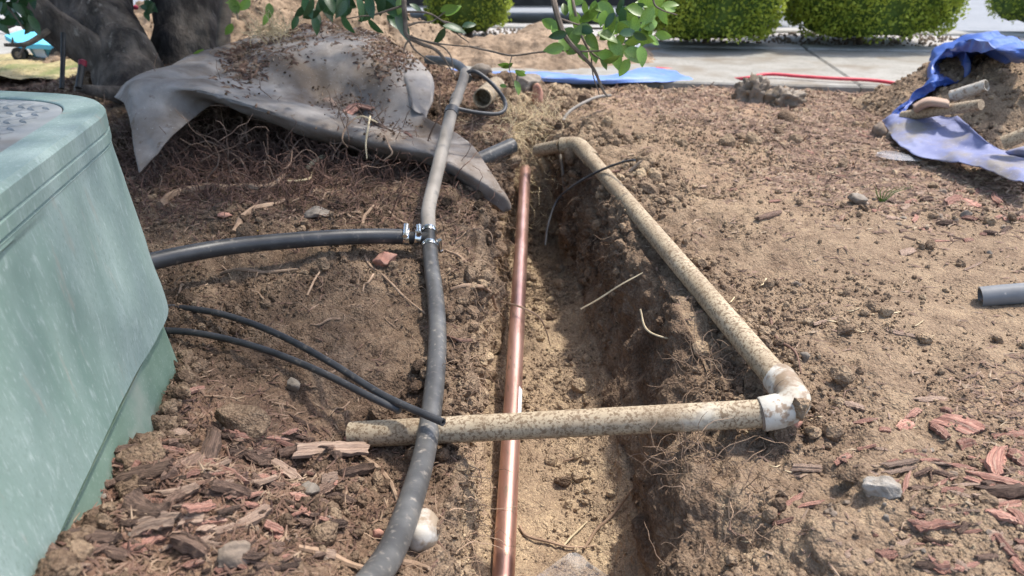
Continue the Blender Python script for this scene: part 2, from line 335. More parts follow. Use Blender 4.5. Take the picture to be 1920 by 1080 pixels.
def ground():
    ys = np.concatenate([np.array([-20, -8, -3, -1.2, -.4, 0, .15]), .28 + (2.75 - .28) * (np.linspace(0, 1, 640) ** 1.35), np.linspace(2.75, 4.6, 60)[1:], np.array([5, 6, 8, 12, 20, 35, 60])])
    nl, nw1, nf, nw2, nr = 270, 110, 96, 150, 280
    far = np.array([-60, -20, -8, -4, -2.6])
    rows = []
    for y in ys:
        yy = max(y, .3); dep = 1 - float(sstep(1.88, 2.12, y)); dep *= float(sstep(-1.0, -.6, y))
        lt, lb, rb, rt = (float(np.interp(y, YT, a)) for a in (XLT, XLB, XRB, XRT))
        ext = .74 * yy + .22
        xs = np.concatenate([far if ext < 2.6 else np.linspace(-60, -ext - .5, 5), np.linspace(-ext, lt, nl, endpoint=False)])
        zf = -.25 + .02 * math.sin(y * 5) * 0
        t1 = np.linspace(0, 1, nw1, endpoint=False); t2 = np.linspace(0, 1, nf, endpoint=False); t3 = np.linspace(1, 0, nw2, endpoint=False)
        hz = Hc([lt, rt], [y, y])
        f1 = 1 - (1 - t1) ** 1.5; g1 = t1 ** 1.15
        ef = 1.35 if y > .8 else 1.35 + 2 * min(1, (.8 - y) / .1); f3 = 1 - (1 - t3) ** ef; g3 = t3 ** (1.05 + .25 * (ef - 1.2))
        X = np.concatenate([xs, lt + (lb - lt) * f1, lb + (rb - lb) * t2, rt + (rb - rt) * f3, np.linspace(rt, ext, nr), np.array([2.6, 4, 8, 20, 60]) if ext < 2.6 else np.linspace(ext + .5, 60, 5)])
        flo = zf + .035 * (2 * t2 - 1) ** 4
        zl = Hc(xs, np.full(len(xs), y)); xr = X[-(nr + 5):]; zr = Hc(xr, np.full(len(xr), y))
        we = hz[0] + (zf + .035 - hz[0]) * g1 * dep; wr = hz[1] + (zf + .035 - hz[1]) * g3 * dep
        mid = dep * flo + (1 - dep) * (hz[0] + (hz[1] - hz[0]) * t2)
        rows.append(np.stack([X, np.full(len(X), y), np.concatenate([zl, we, mid, wr, zr])], -1))
    A = np.array(rows); nR, nC, _ = A.shape
    # smooth the macro shape a little across the rim
    reg = np.zeros(nC, int); a0 = 5 + nl; reg[a0:a0 + nw1] = 1; reg[a0 + nw1:a0 + nw1 + nf] = 2; reg[a0 + nw1 + nf:a0 + nw1 + nf + nw2] = 3; reg[a0 + nw1 + nf + nw2:] = 4
    for _ in range(2): A[:, 1:-1, :] = .25 * A[:, :-2, :] + .5 * A[:, 1:-1, :] + .25 * A[:, 2:, :]
    du = np.gradient(A, axis=1); dv = np.gradient(A, axis=0); n = np.cross(du, dv); n /= np.linalg.norm(n, axis=2)[..., None] + 1e-12
    p = A.reshape(-1, 3); n = n.reshape(-1, 3); rg = np.tile(reg, nR)
    core = (np.abs(p[:, 0]) < 3.2) & (p[:, 1] > .2) & (p[:, 1] < 4.6)
    q = p[core]; r_ = rg[core]; x, y, z = q.T
    wall = ((r_ == 1) | (r_ == 3)) * (1 - sstep(1.95, 2.1, y))
    near = np.exp(-((x - np.interp(y, YT, XRT) - .05) / .12) ** 2) * (x > .1)          # crumbly rim
    smooth_r = sstep(.42, .6, x) * (1 - sstep(1.5, 1.9, y)) * sstep(.75, .95, y)        # trodden flat area
    left = (r_ == 0) * 1.0
    a_big = .011 + .016 * wall; a_mid = .0065 + .005 * near + .004 * left - .0045 * smooth_r + .003 * wall; a_fine = .0034 - .0020 * smooth_r + .0006 * near
    a_mid = a_mid - .0045 * (r_ == 3); a_big = a_big - .006 * (r_ == 3)
    disp = a_big * fbm(q, 7, 2, 1) + a_mid * fbm(q, 24, 3, 5) + a_fine * fbm(q, 90, 3, 9)
    wr = worley(q, 38, 3); disp += (.006 * near + .0035 * left + .005 * (r_ == 1) + .002 * (r_ == 3) + .0015) * (0.55 - wr) * (fbm(q, 9, 2, 33) > -.3)
    wr2 = worley(q, 95, 8); patch = sstep(-.25, .35, fbm(q, 6, 2, 91)); disp += (.0036 - .0022 * smooth_r) * (.5 - wr2) * (.25 + .75 * patch)
    qs = q.copy(); qs[:, 2] *= .28; disp += (r_ == 3) * .014 * fbm(qs, 18, 3, 70) + (r_ == 1) * .006 * fbm(qs, 26, 3, 80)   # gouges down the walls
    keep = sstep(.15, .35, y) * (1 - sstep(3.0, 3.4, y)) * (1 - sstep(2.4, 3.0, np.abs(x)))
    disp *= keep
    nn = n[core]; q2 = q + nn * disp[:, None]
    wall_b = wall.astype(bool) | (r_ == 2)
    p2 = p.copy(); p2[core] = q2
    # soil tone: topsoil, tan subsoil, darker right wall, two darker patches
    tone = np.full(len(p), .6); mul = np.zeros(len(p))
    lowf = fbm(q, 4, 3, 50); t = .57 + .10 * lowf
    t = np.where(r_ == 0, .36 + .12 * lowf + .10 * fbm(q, 13, 2, 52), t)
    t = np.where(r_ == 1, .45 + .30 * sstep(-.06, -.16, z) + .1 * lowf, t)
    t = np.where(r_ == 2, .74 + .08 * lowf, t)
    t = np.where(r_ == 3, .33 + .16 * fbm(qs, 14, 2, 54) + .15 * sstep(-.12, -.2, z), t)  # dark topsoil, deepened in colour so the wall reads shaded
    t = np.where(r_ == 4, .60 + .07 * lowf - .07 * near, t)
    t -= .24 * np.exp(-(((x + .62) / .42) ** 2 + ((y - 1.85) / .3) ** 2)) + (.22) * np.exp(-(((x + .40) / .22) ** 2 + ((y - .6) / .18) ** 2))  # darker around the root hollow and the bark pile
    t += .12 * sstep(2.0, 2.5, y) * (x > -.2)
    tone[core] = t
    m_ = (r_ == 4) * (sstep(1.35, 1.75, y + .15 * fbm(q, 3, 2, 60)) * sstep(.25, .5, x) * .2 + sstep(.5, .62, x + .06 * fbm(q, 5, 2, 61)) * (1 - sstep(.75, .9, y)) * .2)
    m_ += (r_ == 0) * np.exp(-(((x + .35) / .2) ** 2 + ((y - .58) / .2) ** 2)) * .5 + sstep(2.2, 2.4, y) * .3
    mul[core] = m_
    me = mk_mesh('ground', p2, grid_faces(nR, nC), True, {'tone': tone, 'mulch': mul}); me.materials.append(m_soil)
    o = bpy.data.objects.new('ground', me); COL.objects.link(o); o['kind'] = 'structure'
    return p2.reshape(nR, nC, 3), n.reshape(nR, nC, 3), reg, tone.reshape(nR, nC), mul.reshape(nR, nC), wall_b
GP, GN, REG, GT, GM, _ = ground()
# coarse copy for ray casts
s_ = GP[::2, ::2]; BV = BVHTree.FromPolygons([tuple(v) for v in s_.reshape(-1, 3).tolist()], grid_faces(*s_.shape[:2]).tolist())
CAM = Vector((0, 0, CAM_H))
def hit(px, py, lift=0):
    d = (P(px, py, 1) - CAM).normalized(); loc, nrm, _, _ = BV.ray_cast(CAM, d)
    if loc is None: loc = G(px, py, 0); nrm = Vector((0, 0, 1))
    if nrm.z < 0: nrm = -nrm
    return loc + nrm * lift, nrm
def dropz(x, y):
    loc, n, _, _ = BV.ray_cast(Vector((x, y, 1.5)), Vector((0, 0, -1))); return loc.z if loc else 0
def depth(p): v = p - CAM; return v.y * cp - v.z * sp

# ------------------------------------------------------------------ pavement, kerb, street
ROT = R(-8.0); ux = Vector((math.cos(ROT), math.sin(ROT), 0)); uy = Vector((-math.sin(ROT), math.cos(ROT), 0))
KE = Vector((.62, 3.77, 0))             # a point on the far edge of the pavement
def strip(s0, s1, t0, t1, zt, th, bev=.006):      # slab in pavement coordinates
    c = KE + ux * (s0 + s1) / 2 + uy * (t0 + t1) / 2
    return box((c.x, c.y, zt - th / 2), (s1 - s0, t1 - t0, th), ROT, bev)
sw = empty('pavement', KE, kind='structure')
ss = [-9, -7.2, -5.7, -4.2, -2.7, -.95, .75, 2.3, 3.12, 4.62, 6.2]
for a, b in zip(ss[:-1], ss[1:]): build('paving_slab', strip(a + .003, b - .003, -1.02, -.13, .03, .12), m_conc, sw, False)
for a, b in zip(ss[:-1], ss[1:]): build('kerb_stone', strip(a + .006, b - .006, -.118, .02, .036, .3), m_concw, sw, False)
gs = build('gravel_strip', strip(-9, 7, .023, .60, .018, .06, 0), m_gravel, None, False); tag(gs, kind='structure')
kb = build('kerb', strip(-9, 7, .603, .75, .03, .5), m_concw, None, False); tag(kb, kind='structure')
rd = []
ys_ = np.array([.752, 1.2, 2, 4, 8, 30]); zs_ = np.array([-.09, -.10, -.13, -.17, -.2, -.25])
V = [KE + ux * s + uy * t + Vector((0, 0, z)) for t, z in zip(ys_, zs_) for s in np.linspace(-30, 30, 9)]
st = build('street', ([tuple(v) for v in V], grid_faces(6, 9).tolist()), m_road); tag(st, kind='structure')
dg = ctl_grid([[G(-250, 158, .012), G(60, 158, .012), G(230, 150, .012)], [G(-250, 130, .03), G(60, 130, .02), G(230, 128, .03)], [G(-250, 112, .02), G(60, 112, .012), G(230, 112, .012)]], 14, 10)
pp = dg.reshape(-1, 3).copy(); pp[:, 2] += .022 + .014 * fbm(pp, 9, 3, 3)
o = build('dry_grass', (pp, grid_faces(*dg.shape[:2])), m_straww); tag(o, kind='stuff')

# ------------------------------------------------------------------ heaps of spoil
def heap(name, cx, cy, rx, ry, h, mat, n, seed, tone, z0=0.0, a=1.0, prof=1.3):
    u = np.linspace(-1, 1, n); X, Y = np.meshgrid(u, u); r = np.sqrt(X * X + Y * Y)
    p = np.stack([cx + X * rx, cy + Y * ry, 0 * X], -1).reshape(-1, 3); r = r.ravel()
    e = r + .10 * fbm(p, 4, 2, seed)
    z = h * np.clip(1 - e, -.2, 1) ** 1 if prof == 1 else h * np.where(e < 1, np.clip(1 - e, 0, 1) ** .85, -(e - 1) * .4)
    p[:, 2] = z0 + z + a * (.02 * fbm(p, 9, 3, seed + 3) + .008 * fbm(p, 40, 3, seed + 5) + .010 * (.5 - worley(p, 26, seed + 8)))
    tn = tone + .2 * fbm(p, 8, 2, seed + 11)
    o = build(name, (p, grid_faces(n, n)), mat, attrs={'tone': tn, 'mulch': tn * 0}); tag(o, kind='stuff'); return p, o
HP1, h1 = heap('sandy_spoil_heap', -1.06, 3.42, 1.02, .62, .37, m_sand, 210, 100, .9, .0, 1.5)
HP3, h3 = heap('low_sandy_heap', .13, 3.42, .62, .46, .155, m_sand, 130, 300, .9, .0, .9)
HP2, h2 = heap('soil_spoil_heap', 1.93, 2.22, .88, .56, .355, m_soil, 210, 200, .62, .0, 1.0)

# ------------------------------------------------------------------ clods and crumbs: real geometry, nobody could count them
def scatter(name, C, S, T, base, mat, squash=(.6, 1), tmul=None, smooth=False, jit=.22, kind='stuff'):
    bv, bf = base; n = len(C); k = len(bv)
    Rm = rand_rot(n); sc = rng.uniform(squash[0], squash[1], (n, 1, 3)) * np.asarray(S)[:, None, None]
    loc = bv[None] * (1 + rng.uniform(-jit, jit, (n, k, 1))) * sc
    V = np.einsum('nij,nkj->nki', Rm, loc) + np.asarray(C)[:, None]
    F = (bf[None] + (np.arange(n) * k)[:, None, None]).reshape(-1, bf.shape[1])
    t = np.repeat(T, k); mu = np.repeat(tmul if tmul is not None else np.zeros(n), k)
    o = build(name, (V.reshape(-1, 3), F), mat, None, smooth, {'tone': t, 'mulch': mu}, origin=(0, 0, 0)); o['kind'] = kind; return o
nR, nC, _ = GP.shape
def sample(n, wfun):
    W = wfun(GP[..., 0], GP[..., 1], np.broadcast_to(REG, (nR, nC))); W = np.clip(W, 0, None).ravel(); c = np.cumsum(W); c /= c[-1]
    i = np.searchsorted(c, rng.random(n)); return i
def area_w(x, y, r): return ((y > .33) & (y < 2.9) & (np.abs(x) < .72 * np.clip(y, .3, 9) + .12)) * 1.0
def clump(x, y, f, s):
    p = np.stack([x.ravel(), y.ravel(), 0 * x.ravel()], -1); return (fbm(p, f, 2, s)).reshape(x.shape)
CL = clump(GP[..., 0], GP[..., 1], 9, 300); CL2 = clump(GP[..., 0], GP[..., 1], 4, 310)
def w1(x, y, r):
    smooth_r = sstep(.42, .6, x) * (1 - sstep(1.5, 1.9, y)) * sstep(.75, .95, y)
    rim = np.exp(-((x - np.interp(y, YT, XRT) - .08) / .10) ** 2)
    return area_w(x, y, r) * (.35 + 1.6 * rim + .6 * (r == 0) + .25 * (r == 2) + .25 * (r == 3)) * (1 - .75 * smooth_r) * np.clip(.5 + 1.3 * CL, .04, 3) * (.35 + y)
def w1c(x, y, r):
    rim = np.exp(-((x - np.interp(y, YT, XRT) - .06) / .07) ** 2); riml = np.exp(-((x - np.interp(y, YT, XLT) + .05) / .06) ** 2)
    return area_w(x, y, r) * (.10 + 2.4 * rim + 1.0 * riml + .15 * (r == 0) + .12 * (r == 2)) * np.clip(.3 + 1.6 * CL, .02, 4) * (.35 + y)
def w1f(x, y, r): return area_w(x, y, r) * (.8 + .5 * (r == 0) - .2 * (r == 3) - .2 * (r == 1)) * np.clip(.45 + 1.3 * CL, .03, 3) * (.4 + y) * (1 - .6 * sstep(.42, .6, x) * (1 - sstep(1.5, 1.9, y)) * sstep(.75, .95, y))
P_, N_, T_, U_ = GP.reshape(-1, 3), GN.reshape(-1, 3), GT.ravel(), GM.ravel()
i = sample(62000, w1f); S = np.clip(rng.lognormal(-6.5, .38, len(i)), .0009, .004) * (.7 + .55 * P_[i, 1])
scatter('fine_soil_crumbs', P_[i] + N_[i] * (S * .4)[:, None], S, T_[i] + rng.normal(.0, .15, len(i)), (OCT_V, OCT_F), m_soil, (.6, 1.1), jit=.35)
i = sample(16000, w1); S = np.clip(rng.lognormal(-6.25, .42, len(i)), .0010, .007) * (.7 + .5 * P_[i, 1])
scatter('soil_crumbs', P_[i] + N_[i] * (S * .4)[:, None], S, T_[i] + rng.normal(.04, .12, len(i)), (ICO_V, ICO_F), m_soil)
i = sample(4200, w1c); S = np.clip(rng.lognormal(-5.15, .45, len(i)), .003, .019) * (.7 + .45 * P_[i, 1])
scatter('soil_clods', P_[i] + N_[i] * (S * .3)[:, None], S, T_[i] + rng.normal(.02, .12, len(i)), ICO2, m_soil, (.5, 1), smooth=False, jit=.17)
i = rng.integers(0, len(HP2), 9000); S = np.clip(rng.lognormal(-5.1, .4, len(i)), .003, .014)
scatter('heap_clods', HP2[i], S, .6 + rng.normal(0, .15, len(i)), (ICO_V, ICO_F), m_soil)
i = rng.integers(0, len(HP1), 6000); S = np.clip(rng.lognormal(-5.3, .4, len(i)), .003, .013)
scatter('sandy_clods', HP1[i], S, .9 + rng.normal(0, .1, len(i)), (ICO_V, ICO_F), m_sand)

# ------------------------------------------------------------------ rocks
def rock_mesh(seed, base=ICO3, ang=.35):
    v = base[0].copy(); r = np.random.default_rng(seed)
    for _ in range(15):                                 # plane cuts give facets
        d = r.normal(size=3); d /= np.linalg.norm(d); h = r.uniform(.45, .85); s = v @ d; v -= np.outer(np.clip(s - h, 0, None), d)
    v *= (1 + .14 * fbm(v, 2.2, 3, seed) + .05 * fbm(v, 7, 3, seed + 2) + .03 * (.5 - worley(v, 5, seed)))[:, None]
    return v, base[1]
def rock(px, py, wpx, hpx, mat, label, seed, name='rock', cat='stone', group=None, sink=.3, deep=.8, ang=0):
    p, n = hit(px, py + hpx * .3); d = depth(p); W_ = wpx * d / FPX / 2; H_ = hpx * d / FPX / 2 / .85
    v, f = rock_mesh(seed, ICO4 if wpx > 50 else ICO3); v = v * np.array([W_, W_ * deep, H_]); ca, sa = math.cos(ang), math.sin(ang)
    v = v @ np.array([[ca, sa, 0], [-sa, ca, 0], [0, 0, 1]]); v = v + np.array(p) + np.array([0, W_ * .3, H_ * (1 - 2 * sink)])
    if 'earth' in name:
        vv = v - np.array(p); v = v + vv * (.10 * (.5 - worley(v, 60, seed)) + .08 * fbm(v, 40, 3, seed))[:, None]; o = build(name, (v, f), m_soil, attrs={'tone': np.full(len(v), .42), 'mulch': np.zeros(len(v))})
    else: o = build(name, (v, f), mat)
    return tag(o, label, cat, group)
rock(448, 785, 130, 72, m_rock, 'large rough brown clod beside the green box, above the dark bark chunks', 1, 'earth_clod', 'clod', sink=.42)
rock(265, 855, 130, 62, m_rock, 'broad flat crusted earth slab against the foot of the green box', 2, 'earth_slab', 'clod', sink=.5)
rock(305, 792, 50, 34, m_rock, 'small rounded clod between the green box and the large brown clod', 3, 'earth_clod', 'clod')
rock(574, 922, 46, 32, m_rockg, 'olive grey pebble lying among the bark chips left of the grey pipe', 4, 'pebble')
rock(550, 725, 40, 32, m_rockg, 'grey angular stone just below the two thin black hoses', 5, 'stone')
rock(722, 487, 54, 36, m_rockr, 'reddish angular stone under the black branch pipe beside the clamps', 6, 'stone')
rock(585, 403, 62, 22, m_rockg, 'flat pale tan stone above the black branch pipe', 7, 'stone')
rock(420, 405, 30, 16, m_rockr, 'small pinkish stone left of the flat pale stone', 8, 'pebble')
rock(1488, 800, 42, 34, m_rockr, 'smooth red stone below the white pipe elbow', 9, 'stone', sink=.3)
rock(1658, 912, 78, 52, m_lump, 'pale grey broken concrete lump with whitish face among the red chips', 10, 'concrete_lump', sink=.56)
rock(1605, 885, 70, 46, m_rock, 'brown crusty clod beside the pale concrete lump', 11, 'earth_clod', 'clod', sink=.5)
rock(1512, 668, 24, 20, m_rockg, 'small round pebble right of the long pipe above its elbow', 12, 'pebble')
rock(1495, 532, 22, 14, m_rock, 'small brown stone on the smooth soil right of the long pipe', 13, 'pebble')
rock(1612, 374, 40, 24, m_rockg, 'grey stone with rounded top among far mulch on the right bank', 14, 'stone')
rock(1815, 402, 26, 16, m_rockg, 'small grey stone among red chips near the right edge', 15, 'pebble')
rock(1648, 243, 36, 40, m_rock, 'square brown block standing against the corner of the blue tarp', 16, 'block')
rock(1668, 258, 18, 20, m_rockg, 'little pale stone tucked between brown block and blue tarp', 17, 'pebble')
rock(1478, 220, 40, 30, m_rock, 'tan round clod with wood shreds behind the right bank', 18, 'earth_clod', 'clod')
rock(1770, 622 - 360, 22, 14, m_rock, 'brown lump on the soil beside the open pipe end at the tarp', 19, 'pebble')
rock(707, 1003, 30, 26, m_rockr, 'pink crumbly stone left of the grey pipe near the white cap', 20, 'stone')
rock(430, 1045, 90, 62, m_rock, 'dark brown angular rock at the bottom edge among bark chips', 21, 'stone', sink=.35)
rock(1030, 594, 30, 20, m_rock, 'rounded clod on the trench floor right of the copper pipe', 22, 'earth_clod', 'clod')
rock(1060, 905, 40, 28, m_rock, 'brown clod in the hollow of the trench floor below the crossing pipe', 23, 'earth_clod', 'clod')
rock(985, 160, 60, 48, m_rockg, 'pale lump of broken concrete at the far end of the trench', 24, 'concrete_lump', sink=.15)
rock(905, 140, 48, 26, m_rockg, 'pale rounded stone on the far blue tarp beside the hose loop', 25, 'stone', sink=.1)
rock(1010, 190, 30, 46, m_rockr, 'pinkish brick stump in the hole at the far trench end', 26, 'brick_stump', sink=.1)
rock(1450, 770, 24, 22, m_rock, 'crusted crumb of earth stuck beside the near elbow', 29, 'earth_clod', 'clod')
k = 30
for (x0, y0, x1, y1, n, lab) in ((1530, 830, 1900, 1060, 26, 'small grey or brown stone scattered among the red chips in the near right corner'), (1560, 340, 1900, 480, 14, 'small grey or brown stone on the far right mulch'), (180, 760, 640, 1050, 18, 'small grey or brown stone among the bark chips left of the trench')):
    for _ in range(n):
        k += 1; s = random.uniform(9, 20)
        rock(random.uniform(x0, x1), random.uniform(y0, y1), s, s * .7, random.choice([m_rock, m_rock, m_rock, m_rockg]), lab, k, 'pebble', 'pebble', 'pebbles on the ' + ('near right bank' if y0 == 830 else 'far right bank' if x0 > 1000 else 'left bank'), sink=.42)

# ------------------------------------------------------------------ wood chips
def chip_mesh(seed, bark=False):        # unit length along x, unit width, unit thickness
    r = np.random.default_rng(seed); nx, ny = 10, 7; xs = np.linspace(-.5, .5, nx)
    wid = .5 * (1 - r.uniform(0, .4) * np.clip(xs * 2, 0, 1) ** 2 - r.uniform(0, .3) * np.clip(-xs * 2, 0, 1) ** 3) * r.uniform(.78, 1.12, nx); V = []; slant = r.uniform(-.9, .9)
    bend = r.uniform(-.22, .22); gro = r.uniform(-.2, .2, ny); end = np.stack([r.uniform(-.1, .1) * np.linspace(-1, 1, ny) + r.uniform(-.035, .035, ny) for _ in (0, 1)]); arch = r.uniform(-.5, .6)
    for s in (1, -1):
        for i, x in enumerate(xs):
            for j in range(ny):
                t = j / (ny - 1) * 2 - 1; xx = x + slant * t * .18 + (end[0, j] if i == 0 else end[1, j] if i == nx - 1 else 0)
                th = (.5 if bark else .42) * (1 - .3 * abs(t) - .25 * abs(2 * x) ** 3)
                V.append((xx, t * wid[i] + bend * (x * x * 4), s * th * (1 + (r.uniform(-.2, .12) if s > 0 else 0)) + gro[j] * (s > 0) + arch * math.cos(x * 3.1) * .8 - .3 * abs(t)))
    n = nx * ny; F = []
    for i in range(nx - 1):
        for j in range(ny - 1):
            a = i * ny + j; F.append((a, a + ny, a + ny + 1, a + 1)); F.append((n + a, n + a + 1, n + a + ny + 1, n + a + ny))
    ring = [j for j in range(ny)] + [i * ny + ny - 1 for i in range(1, nx)] + [(nx - 1) * ny + j for j in range(ny - 2, -1, -1)] + [i * ny for i in range(nx - 2, 0, -1)]
    for a, b in zip(ring, ring[1:] + ring[:1]): F.append((a, b, b + n, a + n))
    return V, F
CH = {}
for kind, mt in (('red', m_red), ('bark', m_barkc), ('tan', m_tanc)):
    CH[kind] = []
    for s in range(14):
        me = mk_mesh('wood_chip', *chip_mesh(s * 7 + len(kind), kind == 'bark'), smooth=False); me.materials.append(mt); CH[kind].append(me)
def chip(x1, y1, x2, y2, wpx, kind, label, group=None, th=.42, name=None, lift=0, tilt=1.0):
    a, n1 = hit(x1, y1); b, n2 = hit(x2, y2); L_ = (b - a).length
    if L_ > .14 or L_ < .003: b = a + (b - a).normalized() * min(max(L_, .01), .10); L_ = (b - a).length
    c = (a + b) / 2; c.z = max(c.z, dropz(c.x, c.y)); d = depth(c); n = (n1 + n2).normalized(); n = (n + Vector((random.uniform(-.5, .5) * tilt, random.uniform(-.7, .25) * tilt, 1.2))).normalized()
    X = (b - a).normalized(); Y = n.cross(X).normalized(); Z = X.cross(Y)
    W_ = wpx * d / FPX * (1.35 if abs(x2 - x1) > abs(y2 - y1) else 1.0); T_h = min(max(W_ * th * (1.25 if kind == 'bark' else 1), .0014), .008 if kind != 'bark' else .012); lift += abs(n.y) * L_ * .12
    o = bpy.data.objects.new(name or {'red': 'red_wood_chip', 'bark': 'bark_chunk', 'tan': 'wood_sliver'}[kind], random.choice(CH[kind])); COL.objects.link(o)
    o.matrix_world = Matrix.Translation(c + Z * (T_h * .22 + lift)) @ Matrix((X, Y, Z)).transposed().to_4x4() @ Matrix.Diagonal((L_, W_, T_h, 1))
    return tag(o, label, {'red': 'wood chip', 'bark': 'bark', 'tan': 'wood chip'}[kind], group)
rt_g = 'wood chips in the near right corner'
for c in [
 (1578,758,1620,766,14,'tan','grey pink wood chip above the red stone of the elbow'),
 (1603,794,1642,784,8,'red','thin pink chip just right of the red stone'),
 (1703,785,1722,768,11,'red','short upright red chip at the top of the right chip cluster'),
 (1680,806,1706,794,16,'red','wedge shaped red chip left in the right chip cluster'),
 (1648,806,1670,808,11,'red','small dark red chip left of the right chip cluster'),
 (1760,786,1834,812,30,'red','largest broad flat red chip in the cluster right of the elbow'),
 (1742,798,1778,824,18,'red','brownish red chip leaning against the broad flat chip'),
 (1797,835,1826,828,22,'red','blocky red chip below the broad flat chip'),
 (1720,752,1770,747,11,'tan','brown chip lying alone above the right chip cluster'),
 (1858,820,1918,811,15,'red','long pale red chip near right edge beside the cluster'),
 (1763,768,1786,773,15,'red','rounded red chip above the broad flat chip'),
 (1563,874,1591,857,10,'red','short orange red chip left of the twigs by the concrete lump'),
 (1484,879,1540,882,13,'tan','greyish square ended sliver below the white elbow'),
 (1874,838,1866,892,42,'red','big square grooved red slab at the right edge'),
 (1890,848,1925,874,26,'red','red slab with cracks touching the big square slab'),
 (1822,890,1925,912,17,'red','long dark red splinter under the big square slab'),
 (1810,900,1864,917,12,'red','pale red splinter below the long dark one'),
 (1842,926,1925,922,20,'bark','grey bark strip below the long dark red splinter'),
 (1828,936,1866,948,17,'tan','pinkish white chip below the grey bark strip'),
 (1864,950,1915,944,15,'red','flat red chip right of the pinkish white one'),
 (1858,966,1902,976,18,'red','salmon chip low at the right edge with rounded end'),
 (1898,960,1922,992,22,'red','red chip standing steep at the right edge'),
 (1714,996,1780,986,17,'red','bright orange red chip alone low on the right bank'),
 (1706,980,1738,986,12,'red','small salmon chip touching the bright orange one'),
 (1456,963,1504,930,9,'red','dark red stick on the sloping right bank'),
 (1498,948,1542,940,7,'red','thin brown red stick beside the dark red stick'),
 (1450,986,1488,976,7,'red','flat dark sliver under the dark red stick'),
 (1655,877,1718,866,8,'tan','tan twig like sliver over the concrete lump'),
 (1660,889,1716,877,7,'tan','lower of two tan slivers over the concrete lump'),
 (1694,922,1702,886,9,'red','dark red chip leaning on the white side of the concrete lump'),
 (1648,1042,1680,1038,16,'red','pale red chip at the bottom of the right bank'),
 (1742,1058,1780,1068,22,'red','broken orange chip at the bottom right'),
 (1868,1006,1902,1046,18,'red','long red chip near the lower right corner'),
 (1895,1046,1925,1078,20,'red','red chip cut by the lower right corner'),
 (1794,954,1838,959,5,'tan','cream sliver left of the salmon chips'),
 (1662,618,1716,631,11,'tan','brown flat chip alone on the smooth soil'),
 (1524,612,1576,599,7,'tan','pinkish sliver on the smooth soil left of the brown chip'),
 (1418,416,1462,403,9,'bark','short dark stick on the soil right of the long pipe'),
 (1688,478,1716,470,12,'tan','pale torn chip in the middle of the smooth soil'),
 (1808,508,1842,493,4,'tan','thin straight stick above the grey pipe stub'),
 (1800,372,1828,388,22,'red','orange brown block chip upper right among mulch'),
 (1770,384,1800,374,12,'red','bright salmon chip left of the orange brown block'),
 (1860,362,1886,398,14,'red','pale red curled chip right of the orange brown block'),
 (1608,845,1642,837,6,'red','thin red splinter between elbow and chip cluster'),
 (362,868,452,908,24,'red','large grooved red chip in the middle of the left bark pile'),
 (388,868,406,806,30,'bark','upright dark bark chunk standing beside the large clod'),
 (430,850,508,866,18,'bark','long dark bark stick right of the upright chunk'),
 (428,822,478,824,22,'red','brown red chip behind the upright bark chunk'),
 (555,868,688,862,28,'tan','long light brown bark slab below the end of the white pipe'),
 (528,876,552,888,20,'red','square orange chip left of the light brown slab'),
 (225,905,322,884,24,'bark','long pale edged bark strip next to the green box'),
 (318,900,368,866,24,'bark','dark bark strip right of the pale edged one'),
 (262,932,312,952,15,'red','dark red chip in the lower left bark pile'),
 (238,950,302,976,38,'bark','rounded ribbed bark chunk in the lower left pile'),
 (300,938,372,922,18,'tan','brown split chip above the ribbed bark chunk'),
 (250,992,332,972,24,'tan','pinkish white torn bark piece low in the left pile'),
 (335,978,380,972,16,'tan','fibrous grey brown chip beside the torn bark piece'),
 (395,1012,502,960,26,'tan','long torn salmon bark strip low in the left pile'),
 (550,950,592,972,10,'red','bright red chip alone on the soil left of the trench'),
 (452,938,492,926,11,'red','deep red chip right in the left bark pile'),
 (230,1026,278,1030,15,'red','orange red chip near the bottom left'),
 (64,1018,98,1036,18,'red','red chip at the foot of the green box'),
 (58,1052,162,1044,20,'bark','black bark piece near the bottom left corner'),
 (128,1026,226,1034,34,'bark','thick dark bark chunk near the bottom left corner'),
 (0,1076,155,1064,12,'tan','long brown stick along the bottom left corner'),
 (650,818,684,838,14,'red','red chip at the open end of the white pipe'),
 (548,788,598,814,7,'bark','thin dark curved sliver between clod and hoses'),
 (330,742,382,728,13,'red','reddish flat chip at the far corner foot of the green box'),
 (505,862,560,900,16,'tan','brown flake right of the large grooved red chip'),
 (640,895,700,882,18,'bark','reddish bark flake left of the thick root'),
 (400,930,470,950,20,'bark','grey bark flake in the centre of the left pile'),
 (470,895,530,915,18,'bark','dark flake below the square orange chip'),
 (150,1000,220,985,26,'bark','dark bark piece leaning on the lower box wall'),
 (330,1010,395,1040,26,'bark','dark crumbly bark chunk at the bottom middle left')]:
    chip(*c)
def in_poly(x0, y0, x1, y1, n, kinds, lr, label, group, wr=(5, 12), cat=None):
    for _ in range(n):
        x, y = random.uniform(x0, x1), random.uniform(y0, y1); L_ = random.uniform(*lr); a = random.uniform(-.9, .9) if random.random() < .75 else random.uniform(0, 3.14)
        chip(x, y, x + L_ * math.cos(a), y + L_ * math.sin(a) * .5, random.uniform(*wr) , random.choice(kinds), label, group)
in_poly(1700, 850, 1925, 1075, 62, ['red', 'red', 'tan', 'bark'], (16, 48), 'one of the small mixed chips strewn between the large red chips lower right', 'small chips lower right')
in_poly(1480, 760, 1720, 1070, 30, ['red', 'tan', 'tan'], (10, 26), 'small wood sliver scattered on the near right bank', 'small slivers on the right bank', (3, 8))
in_poly(1640, 325, 1925, 455, 60, ['red', 'red', 'tan', 'bark'], (12, 32), 'pink or brown mulch chip on the far right soil below the blue tarp', 'mulch chips below the blue tarp', (4, 10))
